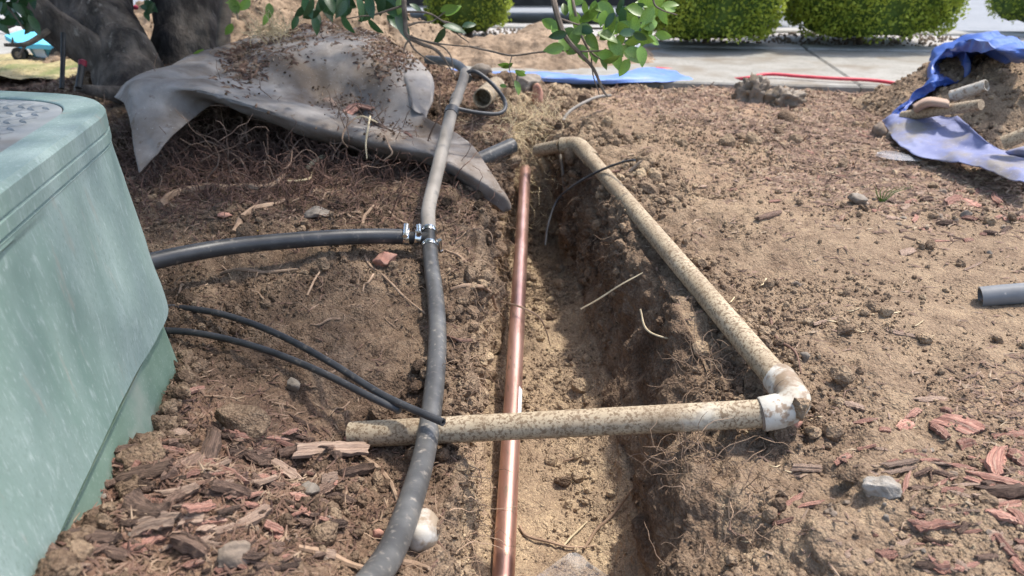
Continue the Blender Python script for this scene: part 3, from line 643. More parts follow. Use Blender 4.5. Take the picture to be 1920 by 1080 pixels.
in_poly(1300, 230, 1640, 420, 32, ['tan', 'red', 'bark'], (10, 24), 'small mulch chip on the far bank between pipe and tarp', 'mulch chips on the far bank', (3, 7))
def bark_area(n, lr, wr, label, group):
    for _ in range(n):
        t = random.random(); y = random.uniform(800, 1075); xl = 330 - (y - 715) * .93 + 20; x = random.uniform(max(xl, 5), 620)
        L_ = random.uniform(*lr); a = random.uniform(-.8, .8)
        chip(x, y, x + L_ * math.cos(a), y + L_ * math.sin(a) * .6, random.uniform(*wr), random.choice(['bark'] * 5 + ['red', 'red', 'tan']), label, group, lift=random.uniform(-.003, .006), tilt=1.8)
bark_area(130, (12, 30), (4, 11), 'one of the mixed dark bark chips heaped in front of the green box', 'bark chips heaped by the green box')
bark_area(75, (26, 56), (7, 17), 'one of the larger mixed dark bark chips heaped in front of the green box', 'large bark chips heaped by the green box')

# tiny slivers and fibres (stuff): one mesh
def slivers(name, n, wfun, mat_, L0, L1, W0, W1, lift=.001, steep=.25, T=None):
    i = sample(n, wfun); c = P_[i] + N_[i] * lift; nn = N_[i] * .6 + np.array([0, 0, .5]); nn /= np.linalg.norm(nn, axis=1)[:, None]
    a = rng.normal(size=(n, 3)); a -= nn * (a * nn).sum(1)[:, None] * (1 - steep); a /= np.linalg.norm(a, axis=1)[:, None]
    b = np.cross(nn, a); b /= np.linalg.norm(b, axis=1)[:, None] + 1e-9; h = np.cross(a, b)
    L_ = (rng.uniform(L0, L1, n) * (.6 + .5 * P_[i, 1]))[:, None]; W_ = (rng.uniform(W0, W1, n) * (.6 + .5 * P_[i, 1]))[:, None]
    bend = rng.uniform(-.3, .3, (n, 1)) * L_
    ring = lambda t, s, s2=0: [c + a * L_ * t + b * (bend * (t * t * 4 - .5) + s2 * W_) + h * W_ * .5 * s for s, s2 in ((s, 0), (-s, .5 * (s > 0) * 1.0), (-s, -.5))]
    R_ = []
    for t, s in ((-.5, .4), (0, 1), (.5, .4)):
        R_ += [c + a * L_ * t + b * bend * (t * t * 4 - .5) + h * W_ * .45 * s, c + a * L_ * t + b * (bend * (t * t * 4 - .5) + W_ * .5 * s), c + a * L_ * t + b * (bend * (t * t * 4 - .5) - W_ * .5 * s)]
    V = np.stack(R_, 1).reshape(-1, 3)
    f = [(0, 3, 4, 1), (1, 4, 5, 2), (2, 5, 3, 0), (3, 6, 7, 4), (4, 7, 8, 5), (5, 8, 6, 3)]
    F = (np.array(f)[None] + (np.arange(n) * 9)[:, None, None]).reshape(-1, 4)
    o = build(name, (V, F), mat_, None, False, None, origin=(0, 0, 0)); o['kind'] = 'stuff'; return o
def tiny_mat(name, cols):
    m = M(name, cols[0], cols[1], 35, .85, 0, c2=cols[2], detail=2, lo=.3, hi=.7); return m
m_fib1 = tiny_mat('mulch_fibres', ((.09, .06, .045), (.40, .31, .21), (.27, .175, .125)))
m_fib2 = tiny_mat('dark_fibres', ((.06, .035, .028), (.33, .24, .16), (.17, .10, .07)))
wr_ = lambda x, y, r: area_w(x, y, r) * (r == 4) * (sstep(.22, .45, x - .15 + .3 * CL2) * sstep(1.25, 1.8, y) * 2.5 + sstep(.5, .62, x) * (1 - sstep(.75, .9, y)) * .9 + .06)
slivers('mulch_fibres', 15000, wr_, m_fib1, .008, .026, .0012, .0045)
wl_ = lambda x, y, r: area_w(x, y, r) * ((r == 0) * (1.2 * sstep(1.2, 1.5, y) + .9 * 2.2 * np.exp(-(((x + .34) / .17) ** 2 + ((y - .6) / .16) ** 2)) + .12))
slivers('root_and_bark_litter', 16000, wl_, m_fib2, .008, .030, .0012, .004, steep=.5)
wf_ = lambda x, y, r: area_w(x, y, r) * sstep(1.9, 2.3, y) * (x > -.2)
slivers('far_bank_litter', 5000, wf_, m_fib1, .008, .022, .0015, .004)

# fine roots: random walks leaving the surface
def hair(name, n, wfun, mat_, L0, L1, r0, kind='stuff', nseg=7, curl=.5, droop=.25, steps=None):
    i = sample(n, wfun); p = P_[i].copy(); d = N_[i] * .7 + rng.normal(size=(n, 3)) * .7; d /= np.linalg.norm(d, axis=1)[:, None]
    st_ = rng.uniform(L0, L1, n)[:, None] / nseg; rr = (r0 * rng.uniform(.5, 1.3, n))[:, None]; pts = [p.copy()]
    for k in range(nseg):
        d = d + rng.normal(size=(n, 3)) * curl; d[:, 2] -= droop; d /= np.linalg.norm(d, axis=1)[:, None]; p = p + d * st_; pts.append(p.copy())
    pts = np.stack(pts, 1); t = np.gradient(pts, axis=1); t /= np.linalg.norm(t, axis=2)[..., None]
    e1 = np.cross(t, np.array([.3, .2, .93])); e1 /= np.linalg.norm(e1, axis=2)[..., None] + 1e-9; e2 = np.cross(t, e1)
    tp = np.linspace(1, .35, nseg + 1)[None, :, None]; V = []
    for a in (0, 2.094, 4.188): V.append(pts + (math.cos(a) * e1 + math.sin(a) * e2) * rr[:, None] * tp)
    V = np.stack(V, 2).reshape(-1, 3); f = []
    for k in range(nseg):
        for a in range(3): f.append((k * 3 + a, k * 3 + (a + 1) % 3, k * 3 + 3 + (a + 1) % 3, k * 3 + 3 + a))
    F = (np.array(f)[None] + (np.arange(n) * 3 * (nseg + 1))[:, None, None]).reshape(-1, 4)
    o = build(name, (V, F), mat_, None, True, None, origin=(0, 0, 0)); o['kind'] = kind; return o
zc = GP[..., 2]
def spot(px, py, r_):
    c, _ = hit(px, py); return lambda x, y, r: np.exp(-(((x - c.x) ** 2 + (y - c.y) ** 2 + (zc - c.z) ** 2) / r_ ** 2))
for nm, px, py, r_, n_ in (('root_net_beside_long_pipe', 1330, 705, .030, 46), ('root_net_under_crossing_pipe', 1300, 850, .04, 52), ('root_net_low_on_right_bank', 1400, 955, .03, 26)):
    hair(nm, n_, spot(px, py, r_), m_root, .035, .10, .0008, nseg=9, curl=.45, droop=.0)
hair('fine_roots_on_left_wall', 700, lambda x, y, r: area_w(x, y, r) * (((r == 1) & (zc > -.19)) * 1.2 + (r == 0) * np.exp(-((x + .1) / .05) ** 2) * .9) * (y < 2.0) * np.clip(.4 + CL, 0, 2), m_root, .02, .085, .0007)
hair('fine_roots_on_right_wall', 260, lambda x, y, r: area_w(x, y, r) * (((r == 3) & (zc > -.15)) * 1.0 + (r == 4) * np.exp(-((x - .24) / .06) ** 2) * (y < 1.0) * .8) * (y < 2.0) * np.clip(.3 + CL, 0, 2), m_root, .02, .07, .0006)
hair('root_mass_under_fabric', 2100, lambda x, y, r: (r == 0) * np.exp(-(((x + .55) / .30) ** 2 + ((y - 1.72) / .22) ** 2)) * (y > 1.35) * (y < 2.3), m_rootd, .05, .14, .0015, curl=.65, droop=.05)
hair('tangled_roots_in_hollow', 190, lambda x, y, r: (r == 0) * np.exp(-(((x + .55) / .24) ** 2 + ((y - 1.78) / .16) ** 2)) * (y > 1.45) * (y < 2.2), m_rootm, .10, .24, .0024, nseg=11, curl=.42, droop=-.02)
hair('pale_roots_on_left_bank', 380, lambda x, y, r: area_w(x, y, r) * (r == 0) * (y > .9) * (y < 1.9), m_root, .03, .10, .0009, curl=.5, droop=.3)
hair('dry_root_tuft', 500, lambda x, y, r: np.exp(-(((x - .0) / .13) ** 2 + ((y - 2.1) / .12) ** 2)), m_straw, .04, .12, .0008, curl=.35, droop=.05)

# ------------------------------------------------------------------ single roots, twigs and straws
def root(pts, w, mat_, label, name='root', cat='root', group=None, lift=.3, n=7):
    q = []
    for p in pts:
        if len(p) == 3: q.append(P(*p))
        else: a, nn = hit(*p); q.append(a + nn * w * .5 * depth(a) / FPX * lift * 2)
    c = crom(q, 5); d = depth(Vector(c[len(c) // 2])); r = w * .5 * d / FPX
    c = c + .6 * r * np.stack([vnoise(c, 40, 3), vnoise(c, 40, 4), vnoise(c, 40, 5)], -1)
    return tag(build(name, tube(c, [r * .9, r, r * .85, r * .45], n, wob=r * .15), mat_), label, cat, group)
root([(680,858),(700,872),(722,893),(740,925),(750,968)], 10, m_root, 'bare brown root bending down beside the grey pipe')
root([(560,1028),(610,1040),(650,1058),(720,1076)], 14, m_root, 'thick root along the bottom edge left of the grey pipe')
root([(745,1056),(775,1060),(805,1072)], 15, m_root, 'short cut root stub at the bottom right of the grey pipe')
root([(296,392),(330,368),(390,356),(450,354),(505,352),(535,332)], 16, m_root, 'thickest root lying below the fabric beside the green box')
root([(438,438),(455,410),(480,392),(512,386),(540,377)], 12, m_root, 'forked root above the left part of the black branch pipe')
root([(412,516),(450,506),(500,512),(560,508)], 8, m_root, 'thin root just below the black branch pipe')
root([(676,432),(684,408),(700,386)], 7, m_root, 'orange brown twig above the black branch pipe', 'twig', 'twig')
root([(576,555),(588,530),(604,506)], 5, m_root, 'small straight twig below the middle of the branch pipe', 'twig', 'twig')
root([(680,470),(690,495),(720,520),(760,560),(800,590)], 6, m_root, 'wandering root down the bank left of the grey pipe')
root([(835,470),(870,490),(900,540),(920,575)], 6, m_root, 'root running from the clamps toward the trench')
root([(845,545),(880,536),(915,545),(930,580),(945,600)], 7, m_root, 'root arching over the edge of the left trench wall')
root([(835,630),(870,640),(905,637),(912,626)], 6, m_rootd, 'dark root spur right of the grey pipe at mid height')
root([(940,565,1.45),(985,580,1.42),(1015,600,1.42),(1033,650,1.44)], 4, m_root, 'thin root crossing the copper pipe', n=5)
root([(1090,580,1.3),(1130,555,1.28),(1170,530,1.26),(1205,512,1.25)], 4, m_straw, 'pale rootlet sticking out over the trench from the right wall', n=5)
root([(1200,580,1.15),(1210,615,1.14),(1235,630,1.13),(1280,640,1.13)], 4, m_straw, 'pale forked rootlet on the right trench wall', n=5)
root([(1441,576),(1447,610),(1458,640),(1490,660),(1502,700)], 6, m_rootd, 'dark knobbly root standing beside the long pipe')
root([(972,990),(985,1008),(1030,1020),(1075,1032),(1120,1028)], 6, m_root, 'slender branch lying across the trench floor', 'twig', 'twig', lift=1)
root([(1096,1032),(1120,1000),(1155,968),(1192,915)], 6, m_root, 'straight thin branch leaning up the trench floor', 'twig', 'twig', lift=1)
root([(1055,1028),(1075,1005),(1100,980)], 4, m_straw, 'short pale side twig on the trench floor', 'twig', 'twig', lift=1)
root([(1055,868),(1075,862),(1095,850)], 4, m_root, 'small twig on the trench floor under the crossing pipe', 'twig', 'twig', lift=1)
root([(575,322),(600,303),(640,300),(690,300),(702,297)], 9, m_straw, 'cream dry grass blade lying below the fabric roll', 'dry_grass_blade', 'dry grass', lift=1)
root([(540,342),(575,338),(590,322),(612,302)], 4, m_straw, 'thin pale stem crossing the cream grass blade', 'straw', 'dry grass', lift=1)
root([(860,345),(890,358),(930,378),(948,384)], 7, m_root, 'pinkish root below the pointed fabric tip')
root([(1180,322,1.5),(1195,308,1.5),(1205,300,1.5)], 6, m_twig, 'grey twig end beside the long pipe on the right bank', 'twig', 'twig')
root([(40,1050,.62),(60,1010,.64),(95,985,.67),(140,972,.70)], 7, m_rootd, 'dead vine climbing the foot of the green box', 'dead_vine', 'vine')
root([(1545,600),(1560,603),(1590,606)], 3, m_straw, 'hair thin straw on the smooth soil', 'straw', 'straw')
root([(1165,320),(1120,330),(1080,345)], 4, m_rootd, 'thin dark root above the black cable')
lab = 'short pale straw lying on the soil right of the trench'
for _ in range(16):
    x, y = random.uniform(1350, 1880), random.uniform(470, 1050); a = random.uniform(0, 3.1); L_ = random.uniform(18, 34)
    root([(x, y), (x + L_ * .5 * math.cos(a), y + L_ * .3 * math.sin(a) + 3), (x + L_ * math.cos(a), y + L_ * .5 * math.sin(a))], 2.6, m_straw, lab, 'straw', 'straw', 'pale straws on the right bank', lift=.8, n=4)
lab = 'crooked brown rootlet on the soil left of the trench'
for _ in range(26):
    x, y = random.uniform(300, 740), random.uniform(350, 760); a = random.uniform(0, 3.1); L_ = random.uniform(25, 60)
    root([(x, y), (x + L_ * .35 * math.cos(a), y + L_ * .2 * math.sin(a) + random.uniform(-6, 6)), (x + L_ * .7 * math.cos(a), y + L_ * .4 * math.sin(a) + random.uniform(-6, 6)), (x + L_ * math.cos(a), y + L_ * .6 * math.sin(a))], random.uniform(2.5, 5), m_root, lab, 'rootlet', 'root', 'rootlets on the left bank', lift=.8, n=5)

# ------------------------------------------------------------------ green utility box
def rounded(pts, rads, n=8):            # closed polygon with rounded corners
    out = []
    for i, (p, r) in enumerate(zip(pts, rads)):
        p = np.array(p); a = np.array(pts[i - 1]) - p; b = np.array(pts[(i + 1) % len(pts)]) - p; a /= np.linalg.norm(a); b /= np.linalg.norm(b)
        s, e = p + a * r, p + b * r
        for k in range(n + 1): t = k / n; out.append((1 - t) ** 2 * s + 2 * t * (1 - t) * p + t * t * e)
    return np.array(out)
def offset(o, d):
    t = np.roll(o, -1, 0) - np.roll(o, 1, 0); t /= np.linalg.norm(t, axis=1)[:, None]; return o - np.stack([-t[:, 1], t[:, 0]], -1) * d
# outline, counter clockwise seen from above: near right, far right, far left, near left
c_fr = np.array((-.466, .922)); u_ = np.array((.19, -.98)); u_ /= np.linalg.norm(u_); v_ = np.array((-.955, .20))
OUT = rounded([c_fr + u_ * .62, c_fr, c_fr + v_ * .50, c_fr + v_ * .50 + u_ * .62], [.05, .115, .05, .05], 10)
def loft(levels, cap_top=True, sub=0):
    V = []; F = []; n = len(OUT)
    for dd, z in levels: V += [(x, y, z) for x, y in offset(OUT, dd)]
    for i in range(len(levels) - 1):
        for k in range(n): a = i * n + k; b = i * n + (k + 1) % n; F.append((a, b, b + n, a + n))
    return V, F, n
bx_c = OUT.mean(0); BX = empty('utility_box', (bx_c[0], bx_c[1], -.02), 'large weathered green plastic utility box with patterned grey lid beside the trench', 'utility box')
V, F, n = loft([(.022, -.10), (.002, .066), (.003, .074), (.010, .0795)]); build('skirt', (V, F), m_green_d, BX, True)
zz = np.linspace(.080, .300, 60); OUT0 = OUT
_q = np.vstack([OUT, OUT[:1]]); _l = np.concatenate([[0], np.cumsum(np.linalg.norm(np.diff(_q, axis=0), axis=1))]); _s = np.linspace(0, _l[-1], 361)[:-1]
OUT = np.stack([np.interp(_s, _l, _q[:, 0]), np.interp(_s, _l, _q[:, 1])], -1)
V, F, n = loft([(.006, .0795)] + [(.014 - .020 * ((z - .08) / .22), z) for z in zz]); V = np.array(V)
nr2 = np.stack([V[:, 0] - OUT.mean(0)[0], V[:, 1] - OUT.mean(0)[1], 0 * V[:, 0]], -1); nr2 /= np.linalg.norm(nr2, axis=1)[:, None]
al = (V[:, :2] - c_fr) @ u_                                   # distance along the visible side from the far corner
def crease(a, z, k, off, dep): t = (a * k[0] + z * k[1] - off) / .012; return dep / (1 + np.exp(-t))
dd_ = -crease(al, V[:, 2], (.70, -.71), .075, .006) - crease(al, V[:, 2], (.6, .8), .42, .004) + .0012 * fbm(V, 14, 3, 88)
V[1:] += nr2[1:] * (dd_ * (V[:, 2] < .296))[1:, None]
build('side_wall', (V, F), m_green, BX, True); OUT = OUT0
V, F, n = loft([(-.0065, .296), (-.0055, .3005), (-.0075, .3015), (-.0075, .3035), (-.0045, .3045), (-.0045, .3150), (-.0065, .3160), (-.0065, .3180), (-.0045, .3190), (-.0045, .3350), (-.0085, .3400), (-.012, .3405), (-.045, .3405), (-.046, .3395), (-.046, .333)])
build('rim', (V, F), m_green, BX, True)
Vl = [(x, y, .3385) for x, y in offset(OUT, -.0475)]; Vl += [(x, y, .30) for x, y in offset(OUT, -.0465)]; n = len(OUT)
build('lid', (Vl, [tuple(range(n))] + [(k, n + k, n + (k + 1) % n, (k + 1) % n) for k in range(n)]), m_lid, BX, False)
_o = offset(OUT, .027); _k = rng.choice(len(_o), 1500, p=(lambda d: d / d.sum())(np.linalg.norm(np.roll(_o, -1, 0) - _o, axis=1))); _f = rng.random((1500, 1)); _c = _o[_k] * (1 - _f) + _o[(_k + 1) % len(_o)] * _f + rng.normal(0, .005, (1500, 2))
_c = _c[_c[:, 1] < .95]; _z = np.array([dropz(a, b) for a, b in _c]); _s = np.clip(rng.lognormal(-5.2, .45, len(_c)), .0025, .012)
scatter('crumbs_at_box_foot', np.column_stack([_c, _z + _s * .4]), _s, .4 + rng.normal(0, .12, len(_c)), ICO2, m_soil, (.5, 1), smooth=False, jit=.17)
poly = offset(OUT, -.062)
def inside(x, y):
    c = False; j = len(poly) - 1
    for i in range(len(poly)):
        xi, yi = poly[i]; xj, yj = poly[j]
        if (yi > y) != (yj > y) and x < (xj - xi) * (y - yi) / (yj - yi) + xi: c = not c
        j = i
    return c
lugs = []
for i in range(-40, 60):
    for j in range(-40, 60):
        c = c_fr + u_ * (i * .0165 + (j % 2) * .00825) + v_ * (j * .0165)
        if inside(*c) and c[1] > .35:
            a = R(38) if (i + j) % 2 else R(-32); dx = np.array([math.cos(a), math.sin(a)]); dy = np.array([-dx[1], dx[0]])
            V = [(*(c + dx * .0085), .3388), (*(c + dy * .0018), .3386), (*(c - dx * .0085), .3388), (*(c - dy * .0018), .3386), (*(c + dx * .004), .3410), (*(c - dx * .004), .3410)]
            lugs.append((V, [(0, 1, 4), (1, 5, 4), (1, 2, 5), (2, 3, 5), (3, 4, 5), (3, 0, 4)]))
o = build('tread_lugs', cat_vf(lugs), m_lid, BX, False); o['kind'] = 'stuff'

# ------------------------------------------------------------------ pipes
def pipe(name, pts, od, mat_, parent=None, n=18, hollow=.8, k=6, wob=0):
    return build(name, tube(crom([P(*p) for p in pts], k), od / 2, n, hollow=hollow, wob=wob), mat_, parent)
# grey poly pipe with tee, clamps and branch
PT = empty('irrigation_pipe', P(806, 450, 1.37), 'long dusty grey plastic pipe with clamped tee running beside the trench and over the fabric', 'water pipe')
pipe('lower_pipe', [(672,1120,.60),(700,1085,.635),(738,1025,.695),(772,935,.79),(797,845,.895),(812,745,.99),(820,650,1.10),(818,570,1.20),(808,490,1.31),(806,462,1.345)], .0272, m_greyp, PT)
pipe('upper_pipe', [(804,436,1.375),(803,395,1.42),(814,345,1.48),(832,270,1.57),(846,212,1.65)], .0275, m_dustp, PT)
pipe('far_pipe', [(846,212,1.65),(856,186,1.69),(868,152,1.74),(872,135,1.78)], .023, m_dustp, PT)
cl_ = crom([P(845,216,1.645), P(848,206,1.66)], 4); build('coupling_ring', tube(cl_, .0158, 16), m_blackp, PT)
cl_ = crom([P(853,192,1.685), P(858,180,1.70)], 4); build('coupling_ring', tube(cl_, .0135, 16), m_dustp, PT)
build('tee_fitting', cat_vf([tube([P(806,470,1.335), P(804,425,1.385)], .0115, 16), tube([P(806,447,1.36), P(765,446,1.36)], .0115, 16)]), m_black, PT)
pipe('branch_pipe', [(762,444,1.35),(700,443,1.335),(600,447,1.30),(450,460,1.25),(350,476,1.2),(270,494,1.15),(200,512,1.10)], .0280, m_blackp, PT)
def clamp(a, b, r, rot=0):
    a, b = Vector(a), Vector(b); ax = (b - a).normalized(); e = ax.cross(Vector((0, 0, 1))).normalized(); f = ax.cross(e)
    c0 = (a + b) / 2; L_ = .0105; cl = build('hose_clamp', tube([c0 - ax * L_ / 2, c0 - ax * L_ * .42, c0 + ax * L_ * .42, c0 + ax * L_ / 2], [r * .985, r, r, r * .985], 22), m_metal, PT)
    h = (math.cos(rot) * e + math.sin(rot) * -f); tt = ax.cross(h); c = c0 + h * (r + .0035)
    if rot > -9:
        build('clamp_screw', cat_vf([tube([c - tt * .011, c + tt * .009], .0042, 10), tube([c + tt * .009, c + tt * .014], .0052, 6), tube([c - tt * .010 , c - tt * .0125], .0047, 10)]), m_metal, cl, False)
        sl = []
        for k in range(12):
            an = k / 12 * 2 * math.pi; g = (math.cos(an) * e + math.sin(an) * f); q = c0 + g * (r + .0002); s = ax.cross(g)
            sl.append(tube([q - ax * .0035 - s * .0004, q + ax * .0035 + s * .0004], .0006, 4))
        build('band_slots', cat_vf(sl), m_black, cl, False)
clamp(P(758,444,1.35), P(768,444,1.35), .0152, R(60)); clamp(P(778,445,1.355), P(786,446,1.357), .0140, R(75))
clamp(P(804,442,1.368), P(804,428,1.385), .0148, R(175)); clamp(P(806,470,1.333), P(805,456,1.352), .0152, R(5))
# white crossing pipe and long pipe with elbows
pv0, pv1 = P(658,815,.965), P(1445,774.5,.8745); e0 = P(1492,758,.872)
PV = empty('irrigation_pipe', (pv0 + e0) / 2, 'dirt stained cream pipe crossing the trench then running far back along its right bank', 'water pipe')
def cyl(name, a, b, r, mat_, n=22, hollow=0, parent=PV, k=10):
    c = np.array([np.array(a) + (np.array(b) - np.array(a)) * t for t in np.linspace(0, 1, k)]); return build(name, tube(c, r, n, hollow=hollow), mat_, parent)
cyl('crossing_pipe', pv0, pv1, .0168, m_pvc, hollow=.82)
f1 = P(1095,283,1.86)
cyl('long_pipe', P(1462,716,.925), f1, .0168, m_pvc)
ce = crom([P(1450,773,.8745), P(1474,767,.872), P(1488,752,.878), P(1482,738,.896), P(1472,726,.912)], 7)
el = build('elbow', cat_vf([tube(ce, .0192, 26), tube([P(1427,777,.8755), P(1430,776.5,.8753), P(1462,770,.8735), P(1468,768.5,.8730)], [.0196, .0205, .0205, .0190], 28, hollow=.84), tube([P(1459,708,.938), P(1461,711,.934), P(1477,733,.903), P(1480,737,.897)], [.0196, .0205, .0205, .0190], 28, hollow=.84)]), m_pvcw, PV)
cyl('dirt_ring', P(1424,777.5,.8757), P(1428,777,.8754), .0178, m_rock, parent=PV, k=3)
vs, fs = rock_mesh(77, ICO4); build('mud_crust', (vs * np.array([.0165, .014, .019]) + np.array(P(1501, 762, .856)), fs), m_soil, PV, attrs={'tone': np.full(len(vs), .6), 'mulch': np.zeros(len(vs))})
ce = crom([P(1110,300,1.80), P(1097,285,1.85), P(1085,274,1.88), P(1070,272,1.90), P(1052,273,1.91)], 5)
build('elbow', tube(ce, .021, 20), m_pvc, PV)
cyl('end_pipe', P(1052,273,1.91), P(1008,282,1.98), .0165, m_pvc, hollow=.8, k=5)
# copper pipe
CU0, CU1 = P(941,1130,.93), P(985,318,2.05)
CPo = empty('copper_pipe', (CU0 + CU1) / 2, 'straight shiny copper pipe lying along the trench floor', 'copper pipe')
cyl('pipe', CU0, CU1, .0148, m_copper, 26, .85, CPo, 14)
def along(t): return CU0 + (CU1 - CU0) * t
cyl('coupling', along(.10), along(.103), .0152, m_copper, 26, 0, CPo, 4)
axc = (CU1 - CU0).normalized(); V = []
e = axc.cross(Vector((0, 0, 1))).normalized(); f = e.cross(axc)
for t in np.linspace(.235, .30, 4):
    for a in np.linspace(R(8), R(50), 6): V.append(along(t + random.uniform(-.003, .003)) + (e * math.cos(a) + f * math.sin(a)) * .01525)
build('paper_sticker', (V, grid_faces(4, 6).tolist()), m_white, CPo, True)
# thin hoses from the box
def hose(pts, od, mat_, label, name='hose', cat='hose', hollow=.55, wob=0):
    return tag(pipe(name, pts, od, mat_, None, 12, hollow, 7, wob), label, cat)
hose([(120,610,1.2),(230,588,1.16),(305,577,1.15),(380,582,1.13),(450,599,1.11),(530,631,1.07),(620,680,1.02),(720,742,.955),(831,792,.895)], .0100, m_blackp, 'upper thin black hose from the green box ending on the crossing pipe')
hose([(120,645,1.14),(230,626,1.11),(316,620,1.09),(400,630,1.075),(500,657,1.04),(600,697,.995),(690,742,.955),(750,770,.94)], .0098, m_blackp, 'lower thin dusty hose running beside the black one', hollow=0)
hose([(800,112,1.98),(830,114,1.95),(850,118,1.90),(868,130,1.83),(877,148,1.78)], .022, m_greyp, 'short dark grey pipe bending back behind the far end of the fabric', 'pipe_bend', 'pipe', 0)
hose([(862,150,1.76),(885,133,1.76),(915,150,1.76),(940,178,1.75),(948,200,1.72),(935,213,1.70),(900,212,1.68),(862,205,1.66),(848,200,1.66)], .0095, m_blackp, 'black hose looped beside the pipe at far end of trench', 'hose_loop', 'hose', 0)
cyl('pipe', P(865,315,1.78), P(962,272,1.86), .0185, m_greyp, 20, .88, None, 8); o = COL.objects[-1]; o.name = 'conduit_stub'; tag(o, 'open ended dark grey conduit stub poking out beside the fabric tip', 'conduit')
cyl('pipe', P(930,160,2.25), P(904,184,2.02), .026, m_pvc, 20, .86, None, 6); o = COL.objects[-1]; o.name = 'pipe_stub'; tag(o, 'cream pipe stub with round open mouth inside the hose loop', 'pipe')
hose([(1022,460,1.75),(1028,420,1.76),(1045,375,1.77),(1080,345,1.72),(1125,320,1.66),(1165,305,1.6),(1190,300,1.55)], .0055, m_blackp, 'black cable arching from the trench floor to the right bank', 'cable', 'cable', 0)
hose([(1065,440,2.0),(1060,390,1.99),(1056,330,1.98),(1050,290,1.99)], .0085, m_dustp, 'grey tube standing upright in the far trench', 'tube', 'tube', 0)
hose([(1048,262,2.02),(1052,235,2.08),(1065,212,2.12),(1090,195,2.15),(1120,182,2.2),(1145,179,2.24)], .009, m_dustp, 'ribbed grey conduit arching over the far trench end', 'flexible_conduit', 'conduit', 0)
hose([(1838,557,1.18),(1880,553,1.17),(1960,547,1.15)], .033, m_stub, 'grey pipe stub lying on the soil at the right edge', 'pipe_stub', 'pipe', .86)
# white capped pipe end beside poly pipe
a_, n_ = hit(800, 1010); v, f_ = ICO3; v = v * np.array([.024, .030, .030]); v[:, 2] = np.clip(v[:, 2], -.03, .022)
o = build('capped_pipe_end', (v * .78 + np.array(hit(792, 1004)[0]) + np.array([0, .004, .002]), f_), M('cap_plastic', (.38, .34, .28), (.58, .56, .52), 18, .6, .5, .002, 60, spots=[(26, (.25, .19, .13), .42, .52)])); tag(o, 'half buried white rounded pipe cap beside the grey pipe', 'pipe cap')
# red hose on the pavement
rh = [G(1230, 128, .03), G(1290, 133, .02), G(1340, 142, .02), G(1370, 148, .02), G(1400, 146, .04), G(1440, 139, .045), G(1500, 143, .043), G(1560, 147, .043), G(1640, 151, .043), G(1720, 163, .035), G(1760, 170, .03)]
o = build('garden_hose', tube(crom(rh, 6), .006, 10), m_redh); tag(o, 'thin red hose lying across the concrete pavement', 'hose')

# ------------------------------------------------------------------ weed fabric
FR = [
 [(212,180,2.0),(262,142,2.08),(345,108,2.22),(430,85,2.37),(520,52,2.47),(600,38,2.48),(720,70,2.38),(800,135,2.22),(812,190,2.12)],
 [(220,186,1.88),(260,146,1.92),(360,126,2.02),(440,122,2.13),(530,100,2.20),(610,92,2.22),(700,122,2.15),(765,168,2.06),(806,225,1.98)],
 [(228,190,1.80),(256,147,1.80),(370,141,1.91),(450,164,2.01),(540,176,2.04),(630,196,2.04),(712,224,1.98),(785,250,1.90),(872,258,1.82)],
 [(234,200,1.72),(250,146,1.73),(350,148,1.76),(450,172,1.76),(540,191,1.76),(630,214,1.76),(720,241,1.74),(810,270,1.72),(915,315,1.68)],
 [(240,230,1.66),(255,170,1.68),(352,166,1.69),(450,192,1.675),(540,219,1.68),(630,246,1.68),(720,270,1.665),(810,290,1.65),(948,362,1.61)],
 [(250,280,1.62),(292,222,1.66),(372,186,1.74),(455,212,1.73),(545,243,1.73),(635,270,1.73),(722,292,1.72),(812,308,1.70),(958,390,1.60)],
 [(262,326,1.59),(325,252,1.64),(402,196,1.80),(462,216,1.82),(552,250,1.82),(642,279,1.82),(727,298,1.80),(817,312,1.77),(944,397,1.61)]]
g_ = ctl_grid([[P(*p) for p in r] for r in FR], 16, 12); nr_, nc_, _ = g_.shape; p_ = g_.reshape(-1, 3).copy()
du = np.gradient(g_, axis=1); dv = np.gradient(g_, axis=0); nn = np.cross(du, dv).reshape(-1, 3); nn /= np.linalg.norm(nn, axis=1)[:, None]
q_ = p_ * np.array([1, .5, 1]); rid = 1 - np.abs(fbm(q_, 4.2, 3, 77))
rowt = np.repeat(np.linspace(0, 1, nr_), nc_); amp_ = 1 - .75 * sstep(.3, .55, rowt)
p_ += nn * (amp_ * (.012 * fbm(p_, 4, 2, 71) + .026 * rid ** 4 + .006 * (1 - np.abs(fbm(q_, 12, 2, 79))) ** 4) + .0014 * fbm(p_, 40, 2, 75))[:, None]
fb = build('weed_fabric', (p_, grid_faces(nr_, nc_)), m_fabric); tag(fb, 'dusty grey landscape fabric draped over the root mound and rolled at its front edge', 'landscape fabric')
md = fb.modifiers.new('thickness', 'SOLIDIFY'); md.thickness = .003
FBV = BVHTree.FromPolygons([tuple(v) for v in p_.tolist()], grid_faces(nr_, nc_).tolist())
def fhit(px, py):
    d = (P(px, py, 1) - CAM).normalized(); loc, n, _, _ = FBV.ray_cast(CAM, d)
    if loc is None: return None, None
    if n.dot(d) > 0: n = -n
    return loc, n
# torn flap with dark gap on the mound's right side
tf = [[P(735,100,2.26), P(760,120,2.2), P(790,130,2.16), P(806,150,2.12)], [P(745,135,2.18), P(765,150,2.08), P(790,165,2.06), P(808,180,2.04)], [P(757,175,2.08), P(772,190,2.0), P(790,200,2.0), P(803,205,2.0)], [P(765,195,2.02), P(776,206,1.97), P(786,212,1.97), P(795,212,1.97)]]
g_ = ctl_grid(tf, 8, 8); o = build('torn_fabric_flap', (g_.reshape(-1, 3), grid_faces(*g_.shape[:2])), m_fabric, fb); 
